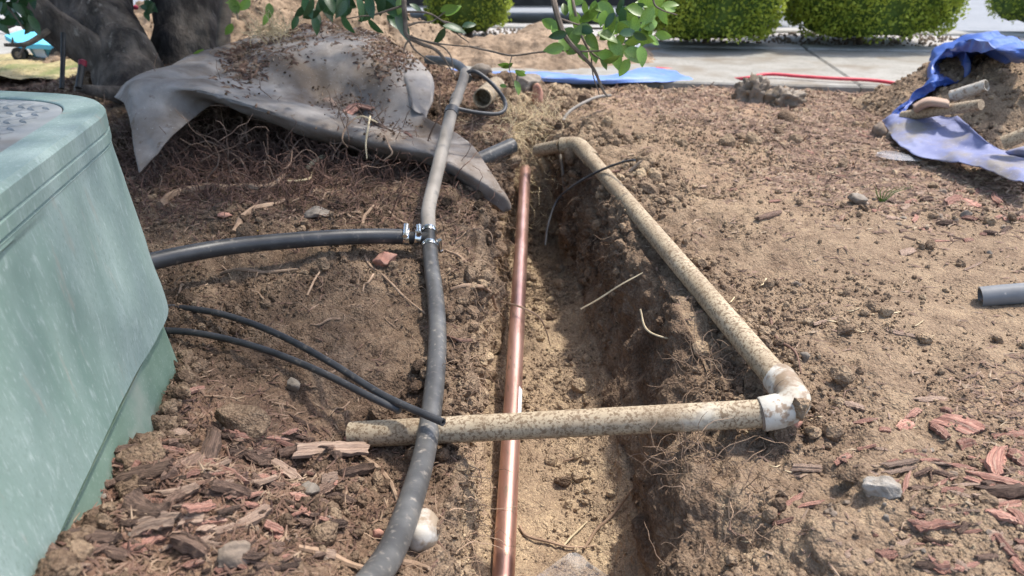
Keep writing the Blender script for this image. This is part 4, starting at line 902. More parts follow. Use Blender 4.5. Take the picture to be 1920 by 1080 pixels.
# litter on the fabric: fibres, crumbs
LV = []; LF = []; cnt = 0
def litter_on_fabric(zones):
    C = []; 
    for (x0, y0, sx, sy, n, smin, smax) in zones:
        for _ in range(n):
            l, nn_ = fhit(random.gauss(x0, sx), random.gauss(y0, sy))
            if l is None: continue
            C.append((l + nn_ * .002, nn_, random.uniform(smin, smax)))
    return C
C = litter_on_fabric([(455,115,26,26,420,.006,.022),(500,100,40,14,200,.006,.018),(540,68,40,10,260,.006,.018),(600,50,50,8,300,.006,.018),(735,110,26,24,420,.005,.016),(750,80,34,12,260,.006,.018),(690,66,30,10,200,.006,.016),(660,200,28,14,150,.003,.012),(720,240,30,12,120,.003,.01),(600,150,90,35,90,.002,.005),(560,170,70,20,50,.002,.005),(745,90,34,22,500,.005,.016)])
n = len(C); cs = np.array([tuple(c[0]) for c in C]); ss_ = np.array([c[2] for c in C])
V = []; F = []
for k, (l, nn_, s) in enumerate(C):
    a = Vector((random.gauss(0, 1), random.gauss(0, 1), random.gauss(0, .4))); a = (a - nn_ * a.dot(nn_) * .7).normalized(); b = nn_.cross(a).normalized(); w_ = s * random.uniform(.08, .3); b0 = len(V)
    for t, q in ((-1, .3), (0, 1), (1, .2)):
        c = l + a * s * t * .8 + b * random.uniform(-.2, .2) * s + nn_ * random.uniform(0, .5) * s * .5
        V += [tuple(c + b * w_ * q), tuple(c - b * w_ * q), tuple(c + nn_ * w_ * q)]
    for r_ in (0, 3):
        for i_ in range(3): F.append((b0 + r_ + i_, b0 + r_ + (i_ + 1) % 3, b0 + r_ + 3 + (i_ + 1) % 3, b0 + r_ + 3 + i_))
o = build('litter_on_fabric', (np.array(V), F), m_fib2, None, False); o['kind'] = 'stuff'
i = rng.integers(0, n, 1500); scatter('soil_on_fabric', cs[i] + rng.normal(0, .012, (1500, 3)) * np.array([1, 1, .15]), rng.uniform(.0015, .0055, 1500), .28 + rng.normal(0, .1, 1500), (ICO_V, ICO_F), m_soil)
def fchip(x1, y1, x2, y2, wpx, kind, label):
    a, n1 = fhit(x1, y1); b, n2 = fhit(x2, y2)
    if a is None or b is None: return
    X = (b - a).normalized(); Y = n1.cross(X).normalized(); Z = X.cross(Y); d = depth(a); W_ = wpx * d / FPX
    o = bpy.data.objects.new('wood_chip', random.choice(CH[kind])); COL.objects.link(o)
    o.matrix_world = Matrix.Translation((a + b) / 2 + Z * .004) @ Matrix((X, Y, Z)).transposed().to_4x4() @ Matrix.Diagonal(((b - a).length, W_, .007, 1)); tag(o, label, 'wood chip')
fchip(648,214,670,196,22,'red','dark red block chip resting on the grey fabric roll')
fchip(662,198,702,206,18,'red','orange chip lying right behind the red block on the fabric')
fchip(612,186,632,202,16,'tan','cream flake left of the red block on the fabric')
fchip(756,250,772,260,8,'red','little red chip on the fabric near the grey pipe')
fchip(445,118,462,132,16,'tan','cream curled leaf piece on the fabric by the tree')
fchip(700,228,730,246,8,'bark','dark sliver on the fabric roll left of the grey pipe')
def frope(pts, w_, mt, label, name='straw'):
    q = [P(*p) for p in pts]; d = pts[0][2]
    tag(build(name, tube(crom(q, 6), [w_ * d / FPX / 2, w_ * d / FPX / 2, w_ * d / FPX / 4], 6), mt), label, 'dry grass')
frope([(665,222,1.70),(648,240,1.66),(642,262,1.64),(652,276,1.66)], 3, m_root, 'pale stem looping down the front of the fabric roll')
frope([(694,218,1.72),(690,240,1.66),(686,270,1.64),(688,298,1.64)], 3.4, m_straw, 'upright cream straw hanging over the fabric roll')
frope([(664,222,1.72),(680,218,1.71),(700,226,1.70),(708,230,1.70)], 3, m_straw, 'thin pale stem across the top of the fabric roll')
frope([(722,256,1.66),(730,275,1.64),(735,288,1.63),(718,302,1.64)], 4, m_root, 'ragged tan root hanging over the roll near the grey pipe')

# ------------------------------------------------------------------ blue tarps
def cloth(name, rows, mat_, label, amp=.008, seed=0, nu=12, nv=10, parent=None, sharp=.012):
    g = ctl_grid(rows, nu, nv); p = g.reshape(-1, 3).copy(); n = np.cross(np.gradient(g, axis=1), np.gradient(g, axis=0)).reshape(-1, 3); n /= np.linalg.norm(n, axis=1)[:, None] + 1e-9
    p += n * (amp * fbm(p, 9, 2, seed) + sharp * (1 - np.abs(fbm(p, 7, 2, seed + 5))) ** 2 + .0012 * fbm(p, 50, 2, seed + 9) + sharp * .45 * (1 - np.abs(fbm(p, 19, 2, seed + 6))) ** 3)[:, None]
    o = build(name, (p, grid_faces(*g.shape[:2])), mat_, parent)
    if label: tag(o, label, 'tarp')
    md = o.modifiers.new('thickness', 'SOLIDIFY'); md.thickness = .0015; return o
g3 = lambda L_: [G(*p) for p in L_]
T1 = cloth('tarp', [g3([(1664,222,.02),(1690,190,.03),(1725,160,.06),(1740,112,.13),(1765,80,.18),(1850,54,.235),(1945,74,.26)]),
  g3([(1668,224,.05),(1700,188,.07),(1740,150,.12),(1752,118,.15),(1782,96,.19),(1856,72,.245),(1945,92,.26)]),
  g3([(1678,220,.055),(1718,186,.075),(1762,152,.13),(1785,120,.12),(1800,88,.22),(1866,90,.24),(1945,102,.245)]),
  g3([(1690,214,.05),(1738,182,.06),(1782,160,.11),(1812,150,.12),(1822,92,.21),(1876,104,.22),(1945,110,.235)]),
  g3([(1700,208,.03),(1760,182,.03),(1800,164,.05),(1822,152,.04),(1846,118,.13),(1892,124,.19),(1945,118,.21)])], m_tarp,
  'crumpled bright blue tarp rising behind the soil heap at right', .006, 3, 12, 10, None, .014)
cloth('apron', [g3([(1662,226,.03),(1676,264,.022),(1712,296,.016),(1762,308,.014),(1832,318,.03),(1945,356,.045)]),
  g3([(1668,222,.045),(1692,252,.035),(1730,276,.03),(1780,290,.03),(1845,306,.042),(1945,338,.05)]),
  g3([(1680,220,.05),(1712,240,.045),(1752,262,.04),(1805,276,.04),(1862,298,.045),(1945,322,.05)]),
  g3([(1700,216,.04),(1745,226,.055),(1795,240,.055),(1835,266,.06),(1872,290,.045),(1945,305,.05)]),
  g3([(1715,214,.02),(1765,216,.05),(1812,232,.07),(1848,262,.07),(1885,286,.03),(1945,296,.03)])], m_tarpd, None, .004, 13, 12, 8, T1, .010)
cloth('folded_edge', [g3([(1880,294,.03),(1910,300,.04),(1950,310,.04)]), g3([(1890,285,.05),(1915,282,.07),(1950,288,.07)]), g3([(1910,282,.03),(1930,275,.06),(1950,272,.06)])], m_tarpd, None, .003, 23, 8, 8, T1, .004)
cloth('tarp', [g3([(790,134,.03),(860,144,.03),(920,152,.028),(1000,152,.03),(1110,157,.03),(1200,156,.03),(1302,153,.024)]),
  g3([(792,128,.045),(862,136,.045),(922,142,.045),(1002,143,.045),(1112,149,.045),(1205,144,.045),(1290,146,.03)]),
  g3([(795,124,.035),(865,134,.035),(925,138,.035),(1005,138,.035),(1115,145,.035),(1207,134,.04),(1268,136,.03)]),
  g3([(797,122,.02),(867,131,.02),(927,136,.02),(1007,136,.02),(1117,143,.02),(1205,130,.02),(1250,128,.02)])], m_tarpf, 'pale blue tarp edge showing along the front of the sandy heap', .004, 31, 10, 8, None, .006)
def hp_pipe(a, b, r, mat_, label, hollow=.85, name='pipe_offcut'):
    a, b = G(*a), G(*b); c = np.array([np.array(a) + (np.array(b) - np.array(a)) * t for t in np.linspace(0, 1, 6)])
    o = build(name, tube(c, r, 16, hollow=hollow, wob=.001), mat_); tag(o, label, 'pipe')
hp_pipe((1692,218,.06), (1840,196,.13), .0135, m_pvc, 'long cream pipe piece sticking out of the heap over the blue tarp', 0)
hp_pipe((1784,180,.115), (1850,160,.155), .0155, m_pvcw, 'broken pale pipe piece highest on the heap by the blue tarp')
hp_pipe((1880,268,.085), (1960,238,.13), .016, m_pvc, 'open ended cream pipe piece low in the heap at the right edge', .82)
o = build('bark_slab', cloth_vf if False else (np.array([tuple(v) for v in ctl_grid([g3([(1712,200,.08),(1740,186,.10),(1775,190,.11)]), g3([(1716,206,.09),(1742,192,.12),(1780,196,.12)]), g3([(1720,212,.07),(1745,200,.09),(1782,202,.10)])], 6, 5).reshape(-1, 3)]), grid_faces(11, 13)), m_tanc); tag(o, 'curved tan bark piece between the tarp fold and long pipe piece', 'bark')
o.modifiers.new('thickness', 'SOLIDIFY').thickness = .006

# ------------------------------------------------------------------ plastic bags
def crumple(px, py, w_, h_, mat_, label, seed, name='plastic_bag', flat=.6, base=ICO4):
    p, _ = hit(px, py + h_ * .4); d = depth(p); W_ = w_ * d / FPX / 2; H_ = h_ * d / FPX / 2 / .85
    v = base[0].copy(); rr = 1 + .55 * (1 - np.abs(fbm(v, 1.8, 3, seed)) * 1.6) - .45 + .12 * (1 - np.abs(fbm(v, 5, 2, seed + 3)))
    v *= rr[:, None]; v *= np.array([W_, W_ * flat, H_]); v[:, 2] = np.maximum(v[:, 2], -.3 * H_)
    o = build(name, (v + np.array(p) + np.array([0, 0, H_ * .35]), base[1]), mat_, smooth=True); return tag(o, label, 'plastic bag')
crumple(1408, 168, 70, 62, m_bag, 'dusty crumpled plastic bag on the far soil before the red hose', 3)
crumple(1468, 180, 80, 44, m_bag, 'low flat dusty plastic scrap right of the crumpled bag', 8, 'plastic_scrap')
crumple(1192, 100, 26, 44, m_white, 'small white crumpled bag beside the far tarp under the leaves', 12)
sheet = np.array([[tuple(P(x, y, d)) for x, y, d in row] for row in (((985,1100,.93),(1015,1096,.935),(1050,1094,.925),(1085,1096,.935),(1125,1096,.925),(1165,1100,.93)), ((1008,1078,.955),(1030,1074,.962),(1056,1070,.945),(1082,1076,.958),(1112,1072,.945),(1146,1082,.955)), ((1030,1062,.975),(1044,1054,.97),(1062,1052,.96),(1084,1056,.972),(1106,1058,.962),(1124,1068,.972)), ((1050,1048,.985),(1058,1042,.982),(1066,1037,.978),(1080,1036,.982),(1092,1042,.978),(1102,1052,.985)))])
pv_ = sheet.reshape(-1, 3).copy()
o = build('plastic_sheet', (pv_, [t for q in grid_faces(4, 6).tolist() for t in ((q[0], q[1], q[2]), (q[0], q[2], q[3]))]), m_clear2, None, False); tag(o, 'clear crumpled plastic sheet on the trench floor at the bottom edge', 'plastic sheet')
sheet = ctl_grid([g3([(1640,292,.012),(1680,300,.016),(1730,302,.012)]), g3([(1645,286,.02),(1690,290,.022),(1720,294,.016)]), g3([(1655,282,.012),(1690,284,.012),(1710,288,.01)])], 6, 6)
o = build('plastic_scrap', (sheet.reshape(-1, 3), grid_faces(*sheet.shape[:2])), m_clear); tag(o, 'flat pale plastic scrap on the mulch below the blue tarp', 'plastic scrap')

# ------------------------------------------------------------------ tree
def leaf_mesh(name, mat_, wid=.42, fold=.12, n=5):
    V = [(0, 0, 0)]; F = []
    for i in range(1, n + 1):
        t = i / (n + 1); w_ = wid * math.sin(math.pi * t ** .85) ** .8; z = -.18 * t * t
        V += [(t, -w_ / 2, z + fold * w_), (t, 0, z), (t, w_ / 2, z + fold * w_)]
    V.append((1, 0, -.2)); e = len(V) - 1
    F += [(0, 1, 2), (0, 2, 3)]
    for i in range(n - 1): a = 1 + i * 3; F += [(a, a + 3, a + 4, a + 1), (a + 1, a + 4, a + 5, a + 2)]
    a = 1 + (n - 1) * 3; F += [(a, e, a + 1), (a + 1, e, a + 2)]
    me = mk_mesh(name, V, F, True); me.materials.append(mat_); return me
LM = leaf_mesh('leaf', m_leaf, .54); LD = leaf_mesh('leaf', m_leaf_shaded, .45); LY = leaf_mesh('leaf', m_yel)
TR = empty('broadleaf_tree', (-1.17, 2.34, .03), 'dark barked multi trunk tree leaning over the fabric mound with hanging leafy branches', 'tree')
def limb(name, pts, w_, mat_, parent=TR, n=20, rough=.10, k=8):
    c = crom([P(*p[:3]) for p in pts], k); rs = [ww * p[2] / FPX / 2 for ww, p in zip(w_, pts)]
    V, F = tube(c, rs, n); r = max(rs); cc = np.repeat(c, n, 0)
    if rough: V[:len(cc)] += (V[:len(cc)] - cc) * (rough * fbm(V[:len(cc)] * np.array([1, 1, .4]), 22, 3, 9) + rough * fbm(V[:len(cc)], 6, 2, 19))[:, None]
    return build(name, (V, F), mat_, parent)
limb('trunk', [(262,215,2.28),(252,165,2.3),(222,100,2.33),(190,40,2.36),(165,-10,2.4),(120,-120,2.5),(60,-300,2.6),(20,-480,2.7)], [150,128,124,128,138,130,110,80], m_bark, n=40, k=14)
limb('trunk', [(350,200,2.5),(348,140,2.5),(350,60,2.5),(352,-20,2.5),(380,-200,2.5),(430,-420,2.4)], [140,126,120,122,110,80], m_bark, n=40, k=14)
limb('limb', [(205,120,2.30),(140,75,2.22),(90,40,2.18),(55,0,2.15),(20,-60,2.1),(-60,-200,2.0)], [70,72,64,58,54,44], m_bark, n=24, k=10)
limb('stem', [(417,110,2.42),(420,60,2.42),(424,0,2.42),(440,-100,2.4)], [26,24,22,20], m_twig, n=12)
limb('limb', [(165,-10,2.4),(420,-320,2.2),(760,-520,1.9),(1050,-650,1.7)], [60,50,36,22], m_bark, n=12)
limb('limb', [(352,-20,2.5),(600,-240,2.4),(900,-420,2.3),(1200,-560,2.1)], [60,44,34,20], m_bark, n=12)
limb('limb', [(352,-20,2.5),(500,-300,2.8),(700,-460,3.0)], [50,40,24], m_bark, n=12)
# roots at the foot
limb('surface_root', [(280,175,2.25),(240,180,2.15),(190,172,2.1),(140,165,2.05)], [60,40,26,14], m_bark, n=14)
# crown above the picture: leaves in clumps through its volume
cl_c = []
while len(cl_c) < 300:
    x, y, z = rng.uniform(-1.9, .50), rng.uniform(.7, 3.0), rng.uniform(.85, 2.1)
    e = ((x + .72) / 1.25) ** 2 + ((y - 1.85) / 1.2) ** 2 + ((z - 1.45) / .7) ** 2
    if e < 1 and x < .28 + .40 * (z - .9): cl_c.append((x, y, z))
cl_c = np.array(cl_c); NL = 27000; c = cl_c[rng.integers(0, len(cl_c), NL)] + rng.normal(0, .10, (NL, 3)); Rm = rand_rot(NL); S = rng.uniform(.035, .06, NL)
lf = np.array([(0, 0, 0), (.4, -.24, .04), (.45, 0, 0), (.4, .24, .04), (1, 0, -.1)]); V = np.einsum('nij,nkj->nki', Rm, lf[None] * S[:, None, None]) + c[:, None]
F = (np.array([(0, 1, 2), (0, 2, 3), (1, 4, 2), (2, 4, 3)])[None] + (np.arange(NL) * 5)[:, None, None]).reshape(-1, 3)
ok = V.reshape(NL, -1, 3)[:, :, 2].min(1) > .62
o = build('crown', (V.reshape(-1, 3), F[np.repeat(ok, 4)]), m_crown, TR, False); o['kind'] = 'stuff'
# hanging branches and leaves in view
nleaf = [0]
def leaf_at(px, py, d, L_, ang, parent, me=None, tilt=None):   # ang: direction in the picture (degrees, 0 = right, 90 = down)
    a = R(ang); p = P(px, py, d); q = P(px + math.cos(a) * 40, py + math.sin(a) * 40, d * (1 + random.uniform(-.012, .012)))
    X = (q - p).normalized(); vw = (CAM - p).normalized(); Y0 = vw.cross(X).normalized(); Z0 = X.cross(Y0)
    r_ = random.uniform(-.9, .9) if tilt is None else tilt; Y = Y0 * math.cos(r_) + Z0 * math.sin(r_); Z = X.cross(Y); s = L_ * d / FPX
    o = bpy.data.objects.new('leaf', me or LM); COL.objects.link(o); o.parent = parent; b = wloc(parent)
    o.matrix_local = Matrix.Translation(p - b) @ Matrix((X, Y, Z)).transposed().to_4x4() @ Matrix.Diagonal((s, s, s, 1)); nleaf[0] += 1
def twig(pts, w0, w1, name='branch', parent=None):
    c = crom([P(*p) for p in pts], 6); d = pts[0][2]; return build(name, tube(c, [w0 * d / FPX / 2, w1 * d / FPX / 2], 7), m_twig, parent or TR)
B = twig([(960,-420,1.7),(1010,-160,1.45),(1036,-10,1.38),(1050,45,1.37),(1062,72,1.37),(1084,97,1.38),(1112,128,1.40),(1130,168,1.41),(1140,182,1.41)], 12, 3)
twig([(1050,-160,1.5),(1072,-10,1.42),(1083,40,1.42),(1094,75,1.42),(1108,98,1.42),(1128,112,1.42)], 7, 3, 'twig', B)
twig([(1050,35,1.38),(1090,48,1.39),(1120,53,1.4),(1150,48,1.4),(1200,40,1.4)], 4, 2, 'twig', B)
twig([(1084,97,1.38),(1130,95,1.38),(1165,92,1.38)], 4, 2, 'twig', B)
twig([(1230,-60,1.3),(1225,0,1.3),(1240,18,1.3),(1270,28,1.3)], 5, 2, 'twig', B)
twig([(1108,98,1.42),(1112,140,1.43),(1120,165,1.43),(1124,178,1.43)], 3, 1.5, 'twig', B)
twig([(880,87,1.5),(920,96,1.5),(960,104,1.48),(1010,98,1.45),(1060,95,1.42),(1084,97,1.39)], 4, 3, 'twig', B)
for a in [(1032,38,38,40,1),(1035,45,30,70,0),(1050,70,40,60,0),(1060,30,32,-95,0),(1082,30,30,100,0),(1058,88,46,170,0),(1085,55,48,115,1),(1100,60,46,60,0),(1120,60,50,20,0),(1140,70,52,50,0),(1135,90,48,95,0),
   (1150,90,50,75,0),(1165,85,56,40,0),(1170,95,50,10,0),(1185,60,52,30,0),(1195,60,50,-20,0),(1200,85,46,80,0),(1160,40,46,60,0),(1150,20,50,100,0),(1175,15,52,60,1),(1205,5,56,-10,0),(1215,15,60,5,0),
   (1200,50,52,-15,0),(1180,110,42,120,0),(1130,115,40,-10,0),(1105,20,42,50,1),(1120,5,44,30,0),(1095,0,40,80,1),(1140,0,46,140,0),(1240,12,38,10,0),(1130,40,46,20,0),(1190,30,44,90,0),(1150,60,44,-30,0),
   (1170,60,44,120,0),(1110,85,40,75,0),(1210,70,40,20,0),(1090,85,36,150,0),(1120,100,44,10,0)]:
    leaf_at(a[0], a[1], random.uniform(1.34, 1.44), a[2] * .88, a[3], B, LM)
for _ in range(48): leaf_at(random.gauss(1150, 50), random.uniform(-15, 85), random.uniform(1.34, 1.48), random.uniform(26, 42), random.uniform(-40, 220), B, random.choice([LM, LM, LD]))
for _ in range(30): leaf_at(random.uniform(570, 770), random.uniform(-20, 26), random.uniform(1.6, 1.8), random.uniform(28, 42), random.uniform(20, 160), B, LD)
B2 = twig([(760,-500,1.9),(750,-200,1.7),(757,-10,1.6),(760,40,1.6),(763,66,1.6),(790,82,1.6),(815,92,1.6),(835,112,1.6)], 10, 5)
for t in ([(763,66,1.6),(775,90,1.6),(800,110,1.6),(830,125,1.6)], [(763,66,1.6),(800,78,1.58),(850,85,1.56),(900,88,1.52)], [(770,70,1.6),(760,85,1.6),(757,100,1.6)], [(815,92,1.6),(830,105,1.6),(842,125,1.6),(855,145,1.6)],
          [(757,10,1.6),(700,28,1.6),(680,30,1.6),(650,35,1.6)], [(760,22,1.6),(800,24,1.6),(830,40,1.6),(860,66,1.6),(880,80,1.6)], [(765,48,1.6),(785,42,1.6),(810,40,1.6),(835,22,1.6)], [(800,78,1.58),(830,88,1.58),(845,105,1.58),(850,130,1.58)], [(830,40,1.6),(850,45,1.6),(866,52,1.6)]):
    twig(t, 4.5, 1.8, 'twig', B2)
for a in [(588,-5,44,110,1),(640,-8,52,85,1),(650,0,40,120,1),(668,-10,48,70,1),(690,-8,44,80,1),(712,-5,62,40,1),(725,28,46,40,1),(690,35,38,50,1),(718,-10,40,100,1),(600,20,36,150,1),(752,-8,36,95,0),(830,48,46,10,1),(836,30,36,-40,0),
   (835,52,38,120,1),(640,28,40,60,1),(570,-5,42,70,1),(825,20,36,-10,0),(866,50,30,-15,1),(610,-10,44,60,1),(560,30,30,120,1),(740,30,54,55,1)]:
    leaf_at(a[0], a[1], random.uniform(1.55, 1.65), a[2], a[3], B2, LD if a[4] else LM)
B3 = twig([(960,104,1.48),(955,128,1.48),(962,150,1.48),(968,165,1.48)], 2.5, 1.5, 'twig', B)
for a in [(962,118,24,150),(955,120,22,170),(965,132,24,30),(966,150,30,70),(950,162,14,190),(968,140,20,-20)]: leaf_at(a[0], a[1], 1.48, a[2], a[3], B, LM)
B4 = twig([(-60,-120,2.0),(-10,-20,1.95),(20,20,1.95),(45,55,1.95)], 6, 3)
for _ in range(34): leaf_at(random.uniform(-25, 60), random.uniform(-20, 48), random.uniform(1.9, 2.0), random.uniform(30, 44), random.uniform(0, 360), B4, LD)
B5 = twig([(440,-160,2.3),(440,-30,2.3),(442,10,2.3),(446,36,2.3)], 5, 3)
for a in [(430,0,34,-60),(445,28,36,-110),(450,10,32,200),(470,0,30,140),(436,44,26,120),(505,5,30,90),(500,25,24,100),(262,12,28,10),(270,0,34,40),(272,20,24,70),(290,5,30,120)]: leaf_at(a[0], a[1], 2.3, a[2], a[3], B5, LM if a[0] > 400 else LD)
for a in [(60,62,2.1),]: pass
twig([(90,58,2.15),(70,72,2.12),(50,82,2.1),(30,84,2.08),(8,84,2.06)], 12, 6, 'twig', TR)
twig([(48,82,2.1),(42,94,2.1),(34,106,2.1)], 7, 3, 'twig', TR); twig([(22,84,2.07),(24,76,2.07),(23,70,2.07)], 5, 2, 'twig', TR)
twig([(-30,56,2.1),(10,52,2.1),(50,38,2.1)], 8, 5, 'twig', TR)
leaf_at(382, 92, 2.35, 46, 120, B5, LM)
# flower petals glimpsed between the trunks
o = build('pink_flower', (ICO2[0] * np.array([.010, .006, .008]) + np.array(P(254, 14, 2.5)), ICO2[1]), m_pink); tag(o, 'small pink blossom between the two tree trunks', 'flower')
# dark post and red capped post
o = build('stake', tube([P(119,62,2.03), P(118,110,2.02), P(116,166,2.0)], [.0065, .0062, .006], 10), m_black); tag(o, 'thin black upright stake beyond the green box left of the leaning trunk', 'stake')
RC = empty('capped_post', P(147,165,2.0), 'short black post with dark red cap beside the leaning trunk', 'post'); build('post', tube([P(154,118,2.0), P(147,165,1.98)], .0085, 12), m_black, RC)
build('cap', tube([P(155,112,2.0), P(155,114,2.0), P(154,124,2.0)], [.006, .0105, .0105], 12), M('dark_red_cap', (.12, .008, .02), (.2, .015, .03), 9, .5, 0), RC)
# dry twiggy tuft on the mound top
tuft = []
for _ in range(90):
    b0 = P(random.uniform(480, 540), random.uniform(48, 66), random.uniform(2.3, 2.42)); q = [b0]; d_ = Vector((random.gauss(0, 1), random.gauss(0, .4), random.gauss(.2, .7))).normalized()
    for k in range(4): d_ = (d_ + Vector((random.gauss(0, .4), random.gauss(0, .2), random.gauss(0, .4)))).normalized(); q.append(q[-1] + d_ * .02)
    tuft.append(tube(crom(q, 2), [.0012, .0006], 4, cap=False))
o = build('dry_twig_tuft', cat_vf(tuft), m_straw); tag(o, 'tangle of dry pale twigs on top of the mound beside the trunk', 'dry twigs')

# ------------------------------------------------------------------ clipped shrubs
def shrub(px, ybase, rpx, hgt, label, seed, nleaf_=9000, ypush=.22):
    b = G(px, ybase, .03); d = depth(b); r = rpx * d / FPX; cx, cy = b.x, b.y + ypush; S_ = empty('clipped_shrub', (cx, cy, .02), label, 'shrub', 'clipped shrubs along the pavement')
    rg = np.random.default_rng(seed); v = rg.normal(size=(nleaf_, 3)); v /= np.linalg.norm(v, axis=1)[:, None]
    v[:, 2] = np.where(v[:, 2] < -.75, -v[:, 2], v[:, 2]); se = np.sign(v) * np.abs(v) ** .72; se /= (np.abs(se).max(1)[:, None]) ** .25
    bump = 1 + .06 * fbm(v, 2.5, 3, seed) + .05 * fbm(v, 7, 2, seed + 4)
    rad = np.where(rg.random(nleaf_) < .8, 1 - rg.random(nleaf_) ** 2 * .12, rg.uniform(.8, 1.03, nleaf_))
    hz = hgt / 2; c = se * (bump * rad)[:, None] * np.array([r, r, hz]) + np.array([cx, cy, hz + .04])
    Rm = rand_rot(nleaf_); S = rg.uniform(.008, .016, nleaf_)
    out = v * .6 + np.array([0, 0, .5]); 
    lfv = np.array([(0, 0, 0), (.5, -.28, .05), (1, 0, 0), (.5, .28, .05)]); V = np.einsum('nij,nkj->nki', Rm, lfv[None] * S[:, None, None] * 1.5) + c[:, None] + (out * .3 * S[:, None])[:, None]
    F = (np.array([(0, 1, 2), (0, 2, 3)])[None] + (np.arange(nleaf_) * 4)[:, None, None]).reshape(-1, 3)
    o = build('foliage', (V.reshape(-1, 3), F), m_shrub, S_, False); o['kind'] = 'stuff'
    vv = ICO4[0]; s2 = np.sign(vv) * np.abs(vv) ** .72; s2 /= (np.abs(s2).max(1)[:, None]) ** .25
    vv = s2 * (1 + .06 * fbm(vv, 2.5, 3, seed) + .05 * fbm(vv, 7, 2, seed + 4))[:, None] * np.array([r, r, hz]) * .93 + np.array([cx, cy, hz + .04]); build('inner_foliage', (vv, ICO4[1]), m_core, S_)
    build('stem', tube([(cx, cy, -.02), (cx, cy, .2)], .02, 8), m_twig, S_)
shrub(872, 84, 88, .62, 'bright green clipped shrub behind the sandy heap, left of the car', 1, 7000, .35)
shrub(1345, 96, 124, .62, 'clipped green shrub behind the hanging leaves, on the far pavement edge', 2, 20000)
shrub(1648, 90, 158, .66, 'widest clipped green shrub, between the leafy branch and the blue tarp', 3, 26000)
shrub(1990, 66, 90, .60, 'clipped shrub cut off by the upper right corner', 4, 6000)
i = rng.random((2500, 2)); cc = np.array([tuple(KE + ux * (-3 + a * 8) + uy * (.05 + b * .5)) for a, b in i]); cc[:, 2] = .024
scatter('gravel', cc, rng.uniform(.004, .012, 2500), np.full(2500, .6), (ICO_V, ICO_F), m_rock)

# ------------------------------------------------------------------ parked car
CY = 5.55; ZR = -.17; CAR = empty('parked_car', (0, CY + .9, ZR), 'pale silver parked car behind the shrubs, only its lower side in view', 'car')
side = [(-2.2,.30),(-2.25,.55),(-2.2,.78),(-1.6,.92),(-.9,1.0),(1.5,1.02),(2.1,.95),(2.25,.75),(2.27,.50),(2.15,.30),(1.76,.20)]
def arch(cx): return [(cx + .36 * math.cos(a), .30 + .36 * math.sin(a)) for a in np.linspace(R(-12), R(192), 13)]
prof = side[:-1] + [(1.80, .22)] + arch(1.40) + [(1.0, .20), (-1.0, .20)] + arch(-1.40) + [(-1.8, .22)]
def extr(prof, y0, y1, ins=.0):
    n = len(prof); V = [(x, y, ZR + z) for y in (y0, y1) for x, z in prof]; F = [tuple(range(n)), tuple(range(2 * n - 1, n - 1, -1))] + [(k, k + n, (k + 1) % n + n, (k + 1) % n) for k in range(n)]; return np.array(V), F
b_ = build('body', extr(prof, CY, CY + 1.75), m_carp, CAR, False); mdb = b_.modifiers.new('b', 'BEVEL'); mdb.width = .03; mdb.segments = 3
build('cabin', extr([(-1.1,1.0),(-.5,1.42),(1.1,1.45),(1.75,1.03)], CY + .12, CY + 1.63), m_glass, CAR, False)
build('sill_trim', box((0, CY - .006, ZR + .24), (2.0, .02, .05)), m_black, CAR, False)
build('side_moulding', box((0, CY - .008, ZR + .56), (3.2, .022, .03)), m_metal, CAR, False)
for x_ in (-1.4, 1.4):
    for yy in (CY + .12, CY + 1.63):
        t_ = build('wheel', tube([(x_, yy - .10, ZR + .315), (x_, yy - .08, ZR + .315), (x_, yy + .08, ZR + .315), (x_, yy + .10, ZR + .315)], [.29, .315, .315, .29], 28), m_black, CAR)
        build('rim', tube([(x_, yy - .105, ZR + .315), (x_, yy + .105, ZR + .315)], .2, 20), m_metal, t_)
build('door_handle', box((.3, CY - .012, ZR + .85), (.16, .03, .03)), m_metal, CAR, False)

# ------------------------------------------------------------------ turquoise cart on the pavement, upper left
cb = G(88, 116, .03); CT_ = empty('garden_cart', cb, 'small turquoise wheeled cart with white panel on the pavement beyond the tree', 'cart')
def at(dx, dy, dz): return (cb.x + dx, cb.y + dy, cb.z + dz)
sc_ = depth(cb) / FPX
def pxm(x, y, dy=0): return at((x - 88) * sc_, dy, (116 - y) * sc_ * 1.06)
hull = [pxm(58, 88), pxm(72, 116), pxm(92, 116), pxm(96, 100), pxm(122, 100), pxm(138, 116), pxm(156, 112), pxm(148, 86)]
n = len(hull); V = [tuple(h) for h in hull] + [(h[0], h[1] + .16, h[2]) for h in hull]
build('tub', (V, [tuple(range(n)), tuple(range(2 * n - 1, n - 1, -1))] + [(k, k + n, (k + 1) % n + n, (k + 1) % n) for k in range(n)]), m_teal, CT_, False)
rim_ = [pxm(28, 70, -.02), pxm(60, 60, .06), pxm(105, 62, .16), pxm(150, 86, .16), pxm(150, 89, -.03), pxm(95, 84, -.04), pxm(58, 84, -.04)]
V = rim_ + [(a, b, c - .018) for a, b, c in rim_]; n = 7
build('top_tray', (V, [tuple(range(n)), tuple(range(2 * n - 1, n - 1, -1))] + [(k, k + n, (k + 1) % n + n, (k + 1) % n) for k in range(n)]), m_tealb, CT_, False)
build('white_panel', ([pxm(64, 80, -.006), pxm(86, 84, -.006), pxm(94, 110, -.006), pxm(72, 106, -.006), pxm(64, 80, -.001), pxm(86, 84, -.001), pxm(94, 110, -.001), pxm(72, 106, -.001)], [(3, 2, 1, 0), (4, 5, 6, 7), (0, 1, 5, 4), (1, 2, 6, 5), (2, 3, 7, 6), (3, 0, 4, 7)]), m_white, CT_, False)
